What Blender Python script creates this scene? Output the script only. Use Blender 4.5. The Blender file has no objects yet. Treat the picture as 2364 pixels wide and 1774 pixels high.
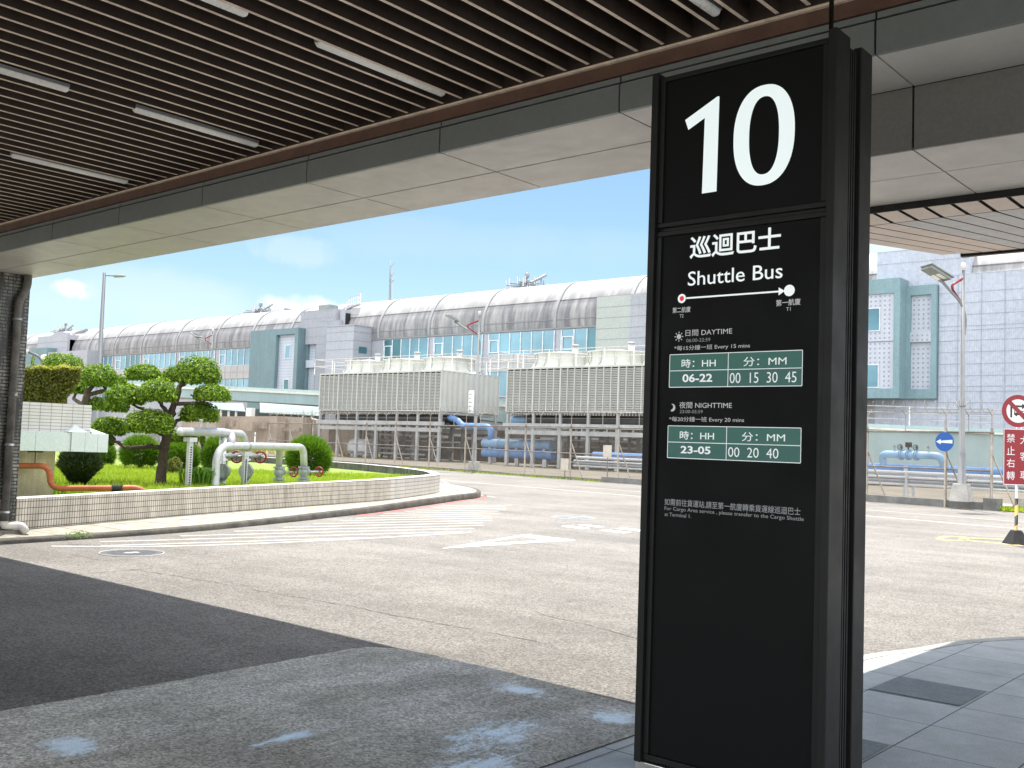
import bpy, math, random
from mathutils import Vector, Matrix
random.seed(7)
R = math.radians
S = bpy.context.scene
COL = S.collection
W, H, F = 2364.0, 1774.0, 2341.47
YAW, PITCH, ROLL, EYE = -0.710662682, 0.059467468, 0.0353841904, 1.7

# ------------------------------------------------------------------ camera, sky, sun
_f = Vector((math.sin(YAW) * math.cos(PITCH), math.cos(YAW) * math.cos(PITCH), math.sin(PITCH)))
_r = Vector((math.cos(YAW), -math.sin(YAW), 0))
_u = _r.cross(_f)
RT = _r * math.cos(ROLL) + _u * math.sin(ROLL)
UP = -_r * math.sin(ROLL) + _u * math.cos(ROLL)
FW = _f
CAM = Vector((0, 0, EYE))
cd = bpy.data.cameras.new('camera')
cam = bpy.data.objects.new('camera', cd)
COL.objects.link(cam)
cam.matrix_world = Matrix(((RT.x, UP.x, -FW.x, 0), (RT.y, UP.y, -FW.y, 0), (RT.z, UP.z, -FW.z, EYE), (0, 0, 0, 1)))
cd.sensor_width = 36
cd.lens = F / W * 36
cd.clip_start = 0.05
cd.clip_end = 6000
S.camera = cam
SUN = Vector((-0.23, 0.27, 1.0)).normalized()
EL = math.asin(SUN.z)
AZ = math.atan2(SUN.x, SUN.y)
world = bpy.data.worlds.new('World')
S.world = world
world.use_nodes = True
wt = world.node_tree
wt.nodes.clear()


def wn(t, **k):
    n = wt.nodes.new(t)
    for a, b in k.items():
        setattr(n, a, b)
    return n


sky = wn('ShaderNodeTexSky', sky_type='NISHITA', sun_disc=False, sun_elevation=EL, sun_rotation=AZ,
         air_density=1.0, dust_density=0.6, ozone_density=1.2, altitude=30)
bg = wn('ShaderNodeBackground')
bg.inputs['Strength'].default_value = 0.06
wo = wn('ShaderNodeOutputWorld')
wc = wn('ShaderNodeTexCoord')
hs = wn('ShaderNodeHueSaturation')
hs.inputs['Hue'].default_value = 0.49
hs.inputs['Saturation'].default_value = 1.08
hs.inputs['Value'].default_value = 1.2
wt.links.new(sky.outputs[0], hs.inputs['Color'])


def cloud(direction, width, height, amount, seed):
    """a soft cumulus patch fixed at a compass direction of the sky, broken up by noise"""
    d = Vector(direction).normalized()
    h = Vector((d.y, -d.x, 0)).normalized()
    v = h.cross(d)
    outs = []
    for ax, sz in ((h, width), (v, height)):
        dt = wn('ShaderNodeVectorMath', operation='DOT_PRODUCT')
        dt.inputs[1].default_value = ax
        wt.links.new(wc.outputs['Generated'], dt.inputs[0])
        m = wn('ShaderNodeMath', operation='DIVIDE')
        m.inputs[1].default_value = sz
        wt.links.new(dt.outputs['Value'], m.inputs[0])
        p = wn('ShaderNodeMath', operation='POWER')
        ab = wn('ShaderNodeMath', operation='ABSOLUTE')
        wt.links.new(m.outputs[0], ab.inputs[0])
        wt.links.new(ab.outputs[0], p.inputs[0])
        p.inputs[1].default_value = 2
        outs.append(p)
    ad = wn('ShaderNodeMath', operation='ADD')
    wt.links.new(outs[0].outputs[0], ad.inputs[0])
    wt.links.new(outs[1].outputs[0], ad.inputs[1])
    nz = wn('ShaderNodeTexNoise')
    nz.noise_dimensions = '4D'
    nz.inputs['W'].default_value = seed
    nz.inputs['Scale'].default_value = 1.3 / width
    nz.inputs['Detail'].default_value = 8
    nz.inputs['Roughness'].default_value = 0.62
    wt.links.new(wc.outputs['Generated'], nz.inputs['Vector'])
    sb = wn('ShaderNodeMath', operation='MULTIPLY_ADD')     # noise*2.2 - r2*0.8
    sb.inputs[1].default_value = 2.4
    wt.links.new(nz.outputs['Fac'], sb.inputs[0])
    ng = wn('ShaderNodeMath', operation='MULTIPLY')
    ng.inputs[1].default_value = -0.9
    wt.links.new(ad.outputs[0], ng.inputs[0])
    wt.links.new(ng.outputs[0], sb.inputs[2])
    mr = wn('ShaderNodeMapRange', interpolation_type='SMOOTHSTEP')
    mr.inputs['From Min'].default_value = 0.55
    mr.inputs['From Max'].default_value = 1.25
    mr.inputs['To Max'].default_value = amount
    wt.links.new(sb.outputs[0], mr.inputs['Value'])
    # only the half of the sky that faces the direction
    dt = wn('ShaderNodeVectorMath', operation='DOT_PRODUCT')
    dt.inputs[1].default_value = d
    wt.links.new(wc.outputs['Generated'], dt.inputs[0])
    gt = wn('ShaderNodeMath', operation='GREATER_THAN')
    gt.inputs[1].default_value = 0.3
    wt.links.new(dt.outputs['Value'], gt.inputs[0])
    mu = wn('ShaderNodeMath', operation='MULTIPLY')
    wt.links.new(mr.outputs[0], mu.inputs[0])
    wt.links.new(gt.outputs[0], mu.inputs[1])
    return mu


def ray(x, y):
    return RT * ((x - W / 2) / F) + UP * (-(y - H / 2) / F) + FW


col = hs.outputs[0]
for (px, py, w_, h_, am, sd, br) in ((178, 668, .024, .012, .8, 1.3, 9.2), (700, 707, .055, .016, .9, 4.1, 9.2), (690, 580, .06, .02, .22, 2.2, 8.5),
                                     (330, 690, .22, .04, .22, 6.0, 8.8), (1150, 560, .25, .03, .08, 9.0, 8.8), (2050, 575, .1, .02, .6, 3.0, 8.8)):
    c = cloud(ray(px, py), w_, h_, am, sd)
    mx = wn('ShaderNodeMix', data_type='RGBA')
    mx.inputs['B'].default_value = (br, br * 1.02, br * 1.06, 1)
    wt.links.new(c.outputs[0], mx.inputs['Factor'])
    wt.links.new(col, mx.inputs['A'])
    col = mx.outputs['Result']
# unseen broken cloud behind the camera, added bright to fill the canopy's shade
nz = wn('ShaderNodeTexNoise')
nz.inputs['Scale'].default_value = 2.3
nz.inputs['Detail'].default_value = 7
nz.inputs['Roughness'].default_value = 0.55
wt.links.new(wc.outputs['Generated'], nz.inputs['Vector'])
cm = wn('ShaderNodeMapRange', interpolation_type='SMOOTHSTEP')
cm.inputs['From Min'].default_value = 0.36
cm.inputs['From Max'].default_value = 0.52
wt.links.new(nz.outputs['Fac'], cm.inputs['Value'])
bd = wn('ShaderNodeVectorMath', operation='DOT_PRODUCT')
bd.inputs[1].default_value = (-.62, .70, -.33)
wt.links.new(wc.outputs['Generated'], bd.inputs[0])
bm = wn('ShaderNodeMapRange', interpolation_type='SMOOTHSTEP')
bm.inputs['From Min'].default_value = 0.38
bm.inputs['From Max'].default_value = 0.05
wt.links.new(bd.outputs['Value'], bm.inputs['Value'])
bmul = wn('ShaderNodeMath', operation='MULTIPLY')
wt.links.new(cm.outputs[0], bmul.inputs[0])
wt.links.new(bm.outputs[0], bmul.inputs[1])
mx = wn('ShaderNodeMix', data_type='RGBA')
mx.inputs['B'].default_value = (19, 19.3, 20, 1)
wt.links.new(bmul.outputs[0], mx.inputs['Factor'])
wt.links.new(col, mx.inputs['A'])
col = mx.outputs['Result']
wt.links.new(col, bg.inputs['Color'])
wt.links.new(bg.outputs[0], wo.inputs[0])

sl = bpy.data.lights.new('sun', 'SUN')
sl.energy = 3.35
sl.angle = R(0.53)
sl.color = (1.0, 0.955, 0.88)
so = bpy.data.objects.new('sun', sl)
so.rotation_euler = SUN.to_track_quat('Z', 'Y').to_euler()
so.location = (0, 0, 60)
COL.objects.link(so)
S.view_settings.view_transform = 'Standard'
S.view_settings.look = 'None'
S.view_settings.exposure = 1.15
S.view_settings.gamma = 1.0
S.render.engine = 'CYCLES'
S.cycles.max_bounces = 8
S.cycles.diffuse_bounces = 5
S.cycles.transparent_max_bounces = 12


# ------------------------------------------------------------------ where a line of sight meets a real plane
def gz(x, y, z=0.0):
    d = ray(x, y)
    return CAM + d * ((z - EYE) / d.z)


def gy(x, y, Y):
    d = ray(x, y)
    return CAM + d * (Y / d.y)


def gx(x, y, X):
    d = ray(x, y)
    return CAM + d * (X / d.x)


def gd(x, y, dep):
    return CAM + ray(x, y) * dep


def dep(p):
    return (Vector(p) - CAM).dot(FW)


A_ = R(10.5)                                   # the road and its fence run at 10.5 degrees to the terminal
UU = Vector((math.cos(A_), -math.sin(A_), 0))
VV = Vector((math.sin(A_), math.cos(A_), 0))


def uvw(u, v, z=0.0):
    return UU * u + VV * v + Vector((0, 0, z))


def gv(x, y, v):
    d = ray(x, y)
    p = CAM + d * (v / d.dot(VV))
    return p.dot(UU), p.z


# zoomed crops of the photograph back to its own pixels
def zA(x, y): return x * .4217, 600 + y * .4217
def za(x, y): return x * .18083, 900 + y * .18083
def zb(x, y): return 400 + x * .18083, 900 + y * .18083
def zc(x, y): return 700 + x * .18083, 900 + y * .18083
def zd(x, y): return 1100 + x * .18083, 950 + y * .18083
def z2(x, y): return 700 + x * .36166, 600 + y * .36166
def z4(x, y): return 400 + x * .18083, 680 + y * .18083
def zs(x, y): return 2064 + x * .24096, 880 + y * .24096
def zl(x, y): return 764 + x * .36166, 1174 + y * .36166
def z0(x, y): return x * .18083, 600 + y * .18083
def zr(x, y): return 1960 + x * .16867, 900 + y * .16867
def zq(x, y): return 1980 + x * .235, 560 + y * .235


# ------------------------------------------------------------------ materials
class NT:
    def __init__(s, name):
        s.m = bpy.data.materials.new(name)
        s.m.use_nodes = True
        s.t = s.m.node_tree
        s.b = s.t.nodes['Principled BSDF']

    def n(s, t, ins=None, **k):
        q = s.t.nodes.new(t)
        for a, b in k.items():
            setattr(q, a, b)
        for a, b in (ins or {}).items():
            if hasattr(b, 'is_output'):
                s.t.links.new(b, q.inputs[a])
            else:
                q.inputs[a].default_value = b
        return q

    def noise(s, vec, scale, detail=4, rough=.6):
        return s.n('ShaderNodeTexNoise', {'Vector': vec, 'Scale': scale, 'Detail': detail, 'Roughness': rough}).outputs['Fac']

    def remap(s, v, a, b, c=0.0, d=1.0):
        return s.n('ShaderNodeMapRange', {'Value': v, 'From Min': a, 'From Max': b, 'To Min': c, 'To Max': d}).outputs[0]

    def mix(s, f, a, b, mode='MIX'):
        return s.n('ShaderNodeMix', {'Factor': f, 'A': a, 'B': b}, data_type='RGBA', blend_type=mode).outputs['Result']

    def math(s, op, a, b=0.0):
        q = s.n('ShaderNodeMath', operation=op)
        for i, v in enumerate((a, b)):
            if hasattr(v, 'is_output'):
                s.t.links.new(v, q.inputs[i])
            else:
                q.inputs[i].default_value = v
        return q.outputs[0]

    def set(s, **k):
        for a, b in k.items():
            a = a.replace('_', ' ')
            if hasattr(b, 'is_output'):
                s.t.links.new(b, s.b.inputs[a])
            else:
                s.b.inputs[a].default_value = b

    def bump(s, h, strength=.3, dist=.01):
        q = s.n('ShaderNodeBump', {'Height': h, 'Strength': strength, 'Distance': dist})
        s.t.links.new(q.outputs[0], s.b.inputs['Normal'])

    def pos(s): return s.n('ShaderNodeNewGeometry').outputs['Position']
    def uv(s): return s.n('ShaderNodeTexCoord').outputs['UV']


def c4(c, k=1.0): return (c[0] * k, c[1] * k, c[2] * k, 1)


MATS = {}


def mat(name, c, rough=.55, metal=0.0, var=.18, scale=2.0, fine=.1, bump=0.0, streak=0.0, spec=.5):
    """paint or metal with uneven colour, grain and, if asked for, rain streaks"""
    if name in MATS:
        return MATS[name]
    t = NT(name)
    p = t.pos()
    a = t.remap(t.noise(p, scale, 5), .3, .7, 1 - var, 1 + var)
    b = t.remap(t.noise(p, scale * 22, 3), .3, .7, 1 - fine, 1 + fine)
    k = t.math('MULTIPLY', a, b)
    if streak:
        mp = t.n('ShaderNodeMapping', {'Vector': p, 'Scale': (2.2, 2.2, .12)})
        st = t.remap(t.noise(mp.outputs[0], 2.0, 6, .7), .42, .72, 1, 1 - streak)
        k = t.math('MULTIPLY', k, st)
    cc = t.n('ShaderNodeCombineColor', {'Red': k, 'Green': k, 'Blue': k}).outputs[0]
    t.set(Base_Color=t.mix(1.0, c4(c), cc, 'MULTIPLY'), Roughness=t.remap(t.noise(p, scale * 5, 3), .3, .7, max(.05, rough - .1), min(1, rough + .1)), Metallic=metal,
          Specular_IOR_Level=spec)
    if bump:
        t.bump(t.noise(p, 60, 4), bump, .01)
    MATS[name] = t.m
    return t.m


def emit(name, c, k, base=None):
    t = NT(name)
    t.set(Base_Color=c4(base or c), Emission_Color=c4(c), Emission_Strength=k, Roughness=.5)
    return t.m


def tile_mat(name, c1, c2, grout, bw, bh, mortar, dirt=.3, offset=0.0, rough=.35, moss=None):
    t = NT(name)
    br = t.n('ShaderNodeTexBrick', {'Vector': t.uv(), 'Color1': c4(c1), 'Color2': c4(c2), 'Mortar': c4(grout), 'Scale': 1.0, 'Mortar Size': mortar,
                                    'Brick Width': bw, 'Row Height': bh, 'Bias': -.2, 'Mortar Smooth': .1}, offset=offset, offset_frequency=2, squash=1.0)
    p = t.pos()
    mp = t.n('ShaderNodeMapping', {'Vector': p, 'Scale': (3, 3, .5)})
    d = t.remap(t.noise(mp.outputs[0], 1.6, 7, .7), .38, .72, 1, 1 - dirt)
    cc = t.n('ShaderNodeCombineColor', {'Red': d, 'Green': d, 'Blue': t.math('MULTIPLY', d, t.math('ADD', .94, t.math('MULTIPLY', d, .06)))}).outputs[0]
    colr = t.mix(1.0, br.outputs['Color'], cc, 'MULTIPLY')
    if moss:
        m = t.remap(t.noise(mp.outputs[0], 2.3, 8, .75), moss[1], moss[1] + .12)
        colr = t.mix(m, colr, c4(moss[0]))
    t.set(Base_Color=colr, Roughness=rough)
    t.bump(t.math('SUBTRACT', 1.0, br.outputs['Fac']), .5, .004)
    return t.m


def asphalt(name, c, warm, lo=.7, hi=1.3, scale=85, wet=None, patchy=.16):
    t = NT(name)
    p = t.pos()
    sp = t.n('ShaderNodeTexVoronoi', {'Vector': p, 'Scale': scale, 'Randomness': 1.0}, feature='F1')
    g = t.remap(t.n('ShaderNodeSeparateColor', {'Color': sp.outputs['Color']}).outputs[0], 0, 1, lo, hi)
    g2 = t.remap(t.noise(p, scale * .55, 3, .7), .3, .7, .8, 1.2)
    big = t.remap(t.noise(p, .35, 6, .6), .3, .7, 1 - patchy, 1 + patchy)
    mid = t.remap(t.noise(p, 3.2, 6, .65), .3, .7, .92, 1.08)
    mp = t.n('ShaderNodeMapping', {'Vector': p, 'Rotation': (0, 0, R(-20)), 'Scale': (.25, 2.2, 1)})
    tr = t.remap(t.noise(mp.outputs[0], .8, 5, .6), .35, .7, 1.07, .84)
    tr = t.math('MULTIPLY', tr, t.remap(t.noise(p, 1.15, 9, .7), .57, .68, 1.0, .84))
    k = t.math('MULTIPLY', t.math('MULTIPLY', g, g2), t.math('MULTIPLY', t.math('MULTIPLY', big, mid), tr))
    cc = t.n('ShaderNodeCombineColor', {'Red': k, 'Green': k, 'Blue': k}).outputs[0]
    if wet:
        mps = t.n('ShaderNodeMapping', {'Vector': p, 'Scale': (1.6, .55, 1)})
        worn = t.remap(t.noise(mps.outputs[0], 1.5, 8, .72), .42, .60)
    else:
        worn = t.noise(p, .8, 4)
    base = t.mix(worn, c4(c), c4(warm))
    colr = t.mix(1.0, base, cc, 'MULTIPLY')
    rough = t.remap(t.noise(p, 6, 3), .3, .7, .75, .95)
    hgt = t.math('ADD', sp.outputs['Distance'], t.math('MULTIPLY', t.noise(p, 12, 3), .5))
    if wet:
        w = wet(t, p)
        rough = t.mix(w, rough, (.20, .20, .20, 1))
        t.set(Specular_IOR_Level=t.remap(w, 0, 1, .4, 1.0), Coat_Weight=t.math('MULTIPLY', w, .55), Coat_Roughness=.16, Coat_IOR=1.8)
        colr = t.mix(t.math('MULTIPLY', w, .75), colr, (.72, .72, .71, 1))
        q = t.n('ShaderNodeBump', {'Height': hgt, 'Strength': t.remap(w, 0, 1, .5, .2), 'Distance': .006})
        t.t.links.new(q.outputs[0], t.b.inputs['Normal'])
    else:
        t.bump(hgt, .5, .006)
    t.set(Base_Color=colr, Roughness=rough)
    if not wet:
        t.set(Specular_IOR_Level=.4)
    return t.m


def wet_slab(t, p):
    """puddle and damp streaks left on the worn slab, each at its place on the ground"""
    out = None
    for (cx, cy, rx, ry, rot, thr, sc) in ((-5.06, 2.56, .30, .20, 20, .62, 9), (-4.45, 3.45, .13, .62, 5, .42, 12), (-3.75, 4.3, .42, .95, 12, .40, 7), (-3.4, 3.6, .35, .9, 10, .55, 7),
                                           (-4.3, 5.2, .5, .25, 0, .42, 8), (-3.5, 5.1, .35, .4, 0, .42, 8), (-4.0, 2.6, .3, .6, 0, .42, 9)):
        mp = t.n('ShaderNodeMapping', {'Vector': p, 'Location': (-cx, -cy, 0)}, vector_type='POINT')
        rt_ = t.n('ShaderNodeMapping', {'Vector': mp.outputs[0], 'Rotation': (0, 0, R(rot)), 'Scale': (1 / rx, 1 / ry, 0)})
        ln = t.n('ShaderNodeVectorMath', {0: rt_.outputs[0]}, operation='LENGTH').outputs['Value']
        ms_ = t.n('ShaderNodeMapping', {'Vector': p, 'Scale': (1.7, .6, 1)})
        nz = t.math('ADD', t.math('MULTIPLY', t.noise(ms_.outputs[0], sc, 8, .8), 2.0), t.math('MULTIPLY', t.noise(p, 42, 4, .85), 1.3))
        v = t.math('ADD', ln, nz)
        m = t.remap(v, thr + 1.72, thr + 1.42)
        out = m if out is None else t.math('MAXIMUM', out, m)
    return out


def stone_tiles(name):
    t = NT(name)
    p = t.pos()
    mp = t.n('ShaderNodeMapping', {'Vector': p, 'Location': (2.73 + .62 * 8, -5.8 + .617 * 20, 0)})
    br = t.n('ShaderNodeTexBrick', {'Vector': mp.outputs[0], 'Color1': (.47, .475, .465, 1), 'Color2': (.55, .555, .54, 1), 'Mortar': (.045, .045, .045, 1), 'Scale': 1.0, 'Mortar Size': .005,
                                    'Brick Width': .6217, 'Row Height': .617, 'Mortar Smooth': .2}, offset=0.0)
    k = t.remap(t.noise(p, 130, 3, .8), .3, .7, .72, 1.28)
    st = t.remap(t.noise(p, 3.2, 7, .7), .35, .68, 1.1, .8)
    k = t.math('MULTIPLY', k, st)
    cc = t.n('ShaderNodeCombineColor', {'Red': k, 'Green': k, 'Blue': k}).outputs[0]
    t.set(Base_Color=t.mix(1.0, br.outputs['Color'], cc, 'MULTIPLY'), Roughness=t.remap(t.noise(p, 4, 6, .7), .35, .7, .38, .62))
    t.bump(t.math('ADD', t.math('MULTIPLY', br.outputs['Fac'], -1.0), t.math('MULTIPLY', t.noise(p, 90, 3), .2)), .4, .004)
    return t.m


def leaf_mat(name, cols, rough=.45, trans=.35):
    t = NT(name)
    rnd = t.n('ShaderNodeNewGeometry').outputs['Random Per Island']
    cr = t.n('ShaderNodeValToRGB', {'Fac': rnd})
    e = cr.color_ramp.elements
    e[0].color, e[1].color = c4(cols[0]), c4(cols[-1])
    for i, q in enumerate(cols[1:-1]):
        e.new((i + 1) / (len(cols) - 1)).color = c4(q)
    t.set(Base_Color=cr.outputs[0], Roughness=rough, Specular_IOR_Level=.25)
    tr = t.n('ShaderNodeBsdfTranslucent', {'Color': t.mix(1.0, cr.outputs[0], (1.3, 1.4, .6, 1), 'MULTIPLY')})
    ms = t.n('ShaderNodeMixShader', {0: trans})
    t.t.links.new(t.b.outputs[0], ms.inputs[1])
    t.t.links.new(tr.outputs[0], ms.inputs[2])
    t.t.links.new(ms.outputs[0], t.t.nodes['Material Output'].inputs[0])
    return t.m


def glass_mat(name, c, rough=.06):
    t = NT(name)
    p = t.pos()
    k = t.remap(t.noise(p, .25, 3), .3, .7, .75, 1.25)
    cc = t.n('ShaderNodeCombineColor', {'Red': k, 'Green': k, 'Blue': k}).outputs[0]
    t.set(Base_Color=t.mix(1.0, c4(c), cc, 'MULTIPLY'), Roughness=rough, Specular_IOR_Level=.9, Metallic=.25)
    return t.m


M_road = asphalt('road_asphalt', (.186, .176, .164), (.218, .199, .176), lo=.55, hi=1.45, scale=66, patchy=.22)
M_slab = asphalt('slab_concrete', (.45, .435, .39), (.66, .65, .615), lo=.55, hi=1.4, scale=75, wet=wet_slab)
M_ground = mat('ground_earth', (.24, .21, .15), .95, var=.3, scale=.4, fine=.3, bump=.4)
M_tiles = stone_tiles('granite_tiles')
M_dtile = mat('dark_granite', (.19, .19, .18), .5, var=.15, scale=6, fine=.3)
M_kerb = mat('kerb_stone', (.42, .42, .40), .8, var=.2, scale=5, fine=.3, bump=.3)
M_okerb = mat('old_kerb', (.085, .078, .065), .9, var=.45, scale=3, fine=.45, bump=.6)
M_path = tile_mat('path_slabs', (.36, .335, .28), (.42, .395, .335), (.16, .14, .11), .6, .6, .016, .4, rough=.85)
M_soil = mat('soil', (.10, .085, .05), .95, var=.3, scale=2, fine=.4, bump=.5)
M_fresh = mat('fresh_white_paint', (.80, .79, .75), .7, var=.06, scale=6, fine=.12)
M_white = mat('road_white', (.50, .48, .43), .8, var=.12, scale=6, fine=.22)
M_red_p = mat('road_red', (.50, .12, .10), .8, var=.2, scale=5, fine=.25)
M_yel_p = mat('road_yellow', (.72, .58, .18), .8, var=.2, scale=5, fine=.25)
M_crack_shade = mat('crack_and_edge_shade', (.07, .065, .055), .9)
M_wtile = tile_mat('planter_tiles', (.66, .605, .51), (.74, .69, .61), (.15, .115, .08), .054, .1, .006, .5)
M_wtile2 = tile_mat('planter_plaster', (.62, .58, .53), (.66, .62, .57), (.20, .15, .12), .75, .1, .007, .25)
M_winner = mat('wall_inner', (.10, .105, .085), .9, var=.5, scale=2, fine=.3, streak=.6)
M_cap = mat('wall_cap', (.70, .68, .62), .7, var=.15, scale=4)
M_ctile = tile_mat('column_tiles', (.26, .26, .225), (.36, .35, .30), (.03, .032, .025), .21, .052, .010, .75, offset=.5, moss=((.02, .022, .018), .44))
M_htile = tile_mat('hut_tiles', (.66, .65, .62), (.70, .69, .66), (.30, .29, .27), .2, .06, .006, .15)
M_plinth = mat('plinth_concrete', (.20, .19, .165), .9, var=.4, scale=5, fine=.3, bump=.5)
M_pipe_old = mat('old_drainpipe', (.12, .115, .10), .7, var=.45, scale=4, fine=.4, streak=.6)
M_pvc = mat('white_pvc', (.62, .60, .55), .5, var=.25, scale=6)
M_alu = mat('soffit_panel', (.50, .48, .445), .42, var=.10, scale=1.1, fine=.03)
M_alu2 = mat('peach_panel', (.60, .49, .41), .45, var=.06, scale=1, fine=.04)
M_alu3 = mat('grey_panel', (.42, .405, .39), .4, var=.1, scale=4, fine=.08)
M_fascia = mat('fascia_panel', (.17, .19, .19), .45, var=.06, scale=1, fine=.05)
M_gap = mat('dark_joint', (.012, .012, .012), .8)
M_wood_d = mat('slat_side', (.046, .031, .023), .6, var=.25, scale=6, fine=.2)  # slat wood painted darker on its sides for the shade between slats
M_wood_b = mat('slat_edge', (.80, .66, .53), .55, var=.2, scale=9, fine=.25)  # slat wood painted paler below for light bounced off the ground
M_board = mat('edge_board', (.115, .062, .045), .55, var=.2, scale=4)
M_void = mat('ceiling_void', (.012, .010, .009), .95)
M_acryl = mat('lamp_acrylic', (.86, .86, .82), .3, var=.06, scale=6)
M_back = mat('terminal_stone', (.10, .10, .105), .6)
M_blk = mat('sign_black', (.0115, .012, .0115), .45, var=.04, scale=.7, fine=.02, spec=.25)
M_panel = mat('sign_face', (.0055, .006, .006), .5, var=.03, scale=.5, fine=.02, spec=.12)
M_groove = mat('sign_groove', (.004, .004, .005), .6)
M_steel = mat('stainless', (.55, .53, .50), .3, metal=.9)
M_lit = emit('lit_numeral', (.80, .90, .90), .30, (.6, .66, .66))
M_lit2 = emit('lit_title', (.84, .90, .90), .28, (.6, .64, .64))
M_lit3 = emit('lit_small', (.75, .77, .76), .10, (.5, .5, .5))
M_lit4 = emit('lit_dim', (.62, .66, .68), .05, (.28, .29, .30))
M_green = emit('table_green', (.045, .17, .135), .06, (.04, .15, .12))
M_green2 = emit('table_green_dark', (.035, .12, .10), .05, (.045, .15, .13))
M_litt = emit('lit_table', (.85, .90, .88), .24, (.5,.55,.55))
M_reddot = emit('red_dot', (.75, .03, .03), .25)
M_galv = mat('galvanised', (.50, .51, .52), .42, metal=.65, var=.12, scale=4)
M_pole = mat('pole_paint', (.20, .205, .21), .5, var=.1, scale=3)
M_gpole = mat('grey_pole', (.10, .115, .13), .5, metal=.0, var=.08)
M_conc = mat('concrete', (.42, .41, .38), .9, var=.25, scale=2, fine=.2, bump=.3)
M_concd = mat('dark_concrete', (.19, .19, .18), .9, var=.3, scale=2, fine=.25, bump=.3)
M_redm = mat('red_metal', (.30, .03, .045), .45)
M_lampg = mat('lamp_grey', (.23, .25, .24), .5)
M_lampw = mat('lamp_lens', (.85, .85, .80), .2)
M_silver = mat('silver_pipe', (.50, .51, .52), .42, metal=.3, var=.12, scale=5)
M_valve = mat('valve_grey', (.29, .31, .33), .45, metal=.3, var=.15, scale=9)
M_wheel = mat('red_handwheel', (.22, .016, .024), .4, var=.2, scale=12)
M_orange = mat('orange_pipe', (.43, .115, .045), .55, var=.2, scale=5, fine=.2)
M_rub = mat('black_rubber', (.02, .02, .02), .7)
M_beige = mat('beige_wall', (.50, .44, .30), .85, var=.25, scale=2.5, fine=.15, streak=.35)
M_flash = mat('pale_flashing', (.62, .70, .69), .45, var=.05)
M_bark = mat('bark', (.075, .055, .04), .9, var=.4, scale=9, fine=.45, bump=.8)
L_top = leaf_mat('topiary_leaf', ((.055, .105, .012), (.11, .20, .018), (.18, .29, .025), (.30, .41, .045)), .42, .35)
L_yel = leaf_mat('hedge_leaf', ((.08, .095, .02), (.12, .135, .028), (.17, .175, .036), (.26, .25, .05)))
L_ytop = leaf_mat('hedge_top_leaf', ((.20, .22, .04), (.30, .30, .05), (.42, .38, .07)))
L_ball = leaf_mat('cypress_leaf', ((.055, .115, .014), (.10, .20, .02), (.17, .30, .035)))
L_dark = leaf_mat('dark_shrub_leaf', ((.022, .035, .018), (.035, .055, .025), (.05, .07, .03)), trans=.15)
L_grass = leaf_mat('grass_blade', ((.20, .30, .025), (.30, .40, .04), (.42, .47, .07)), rough=.75)
L_lily = leaf_mat('strap_leaf', ((.10, .22, .03), (.18, .32, .05)))


# ------------------------------------------------------------------ mesh building
BASIS = {}


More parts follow.
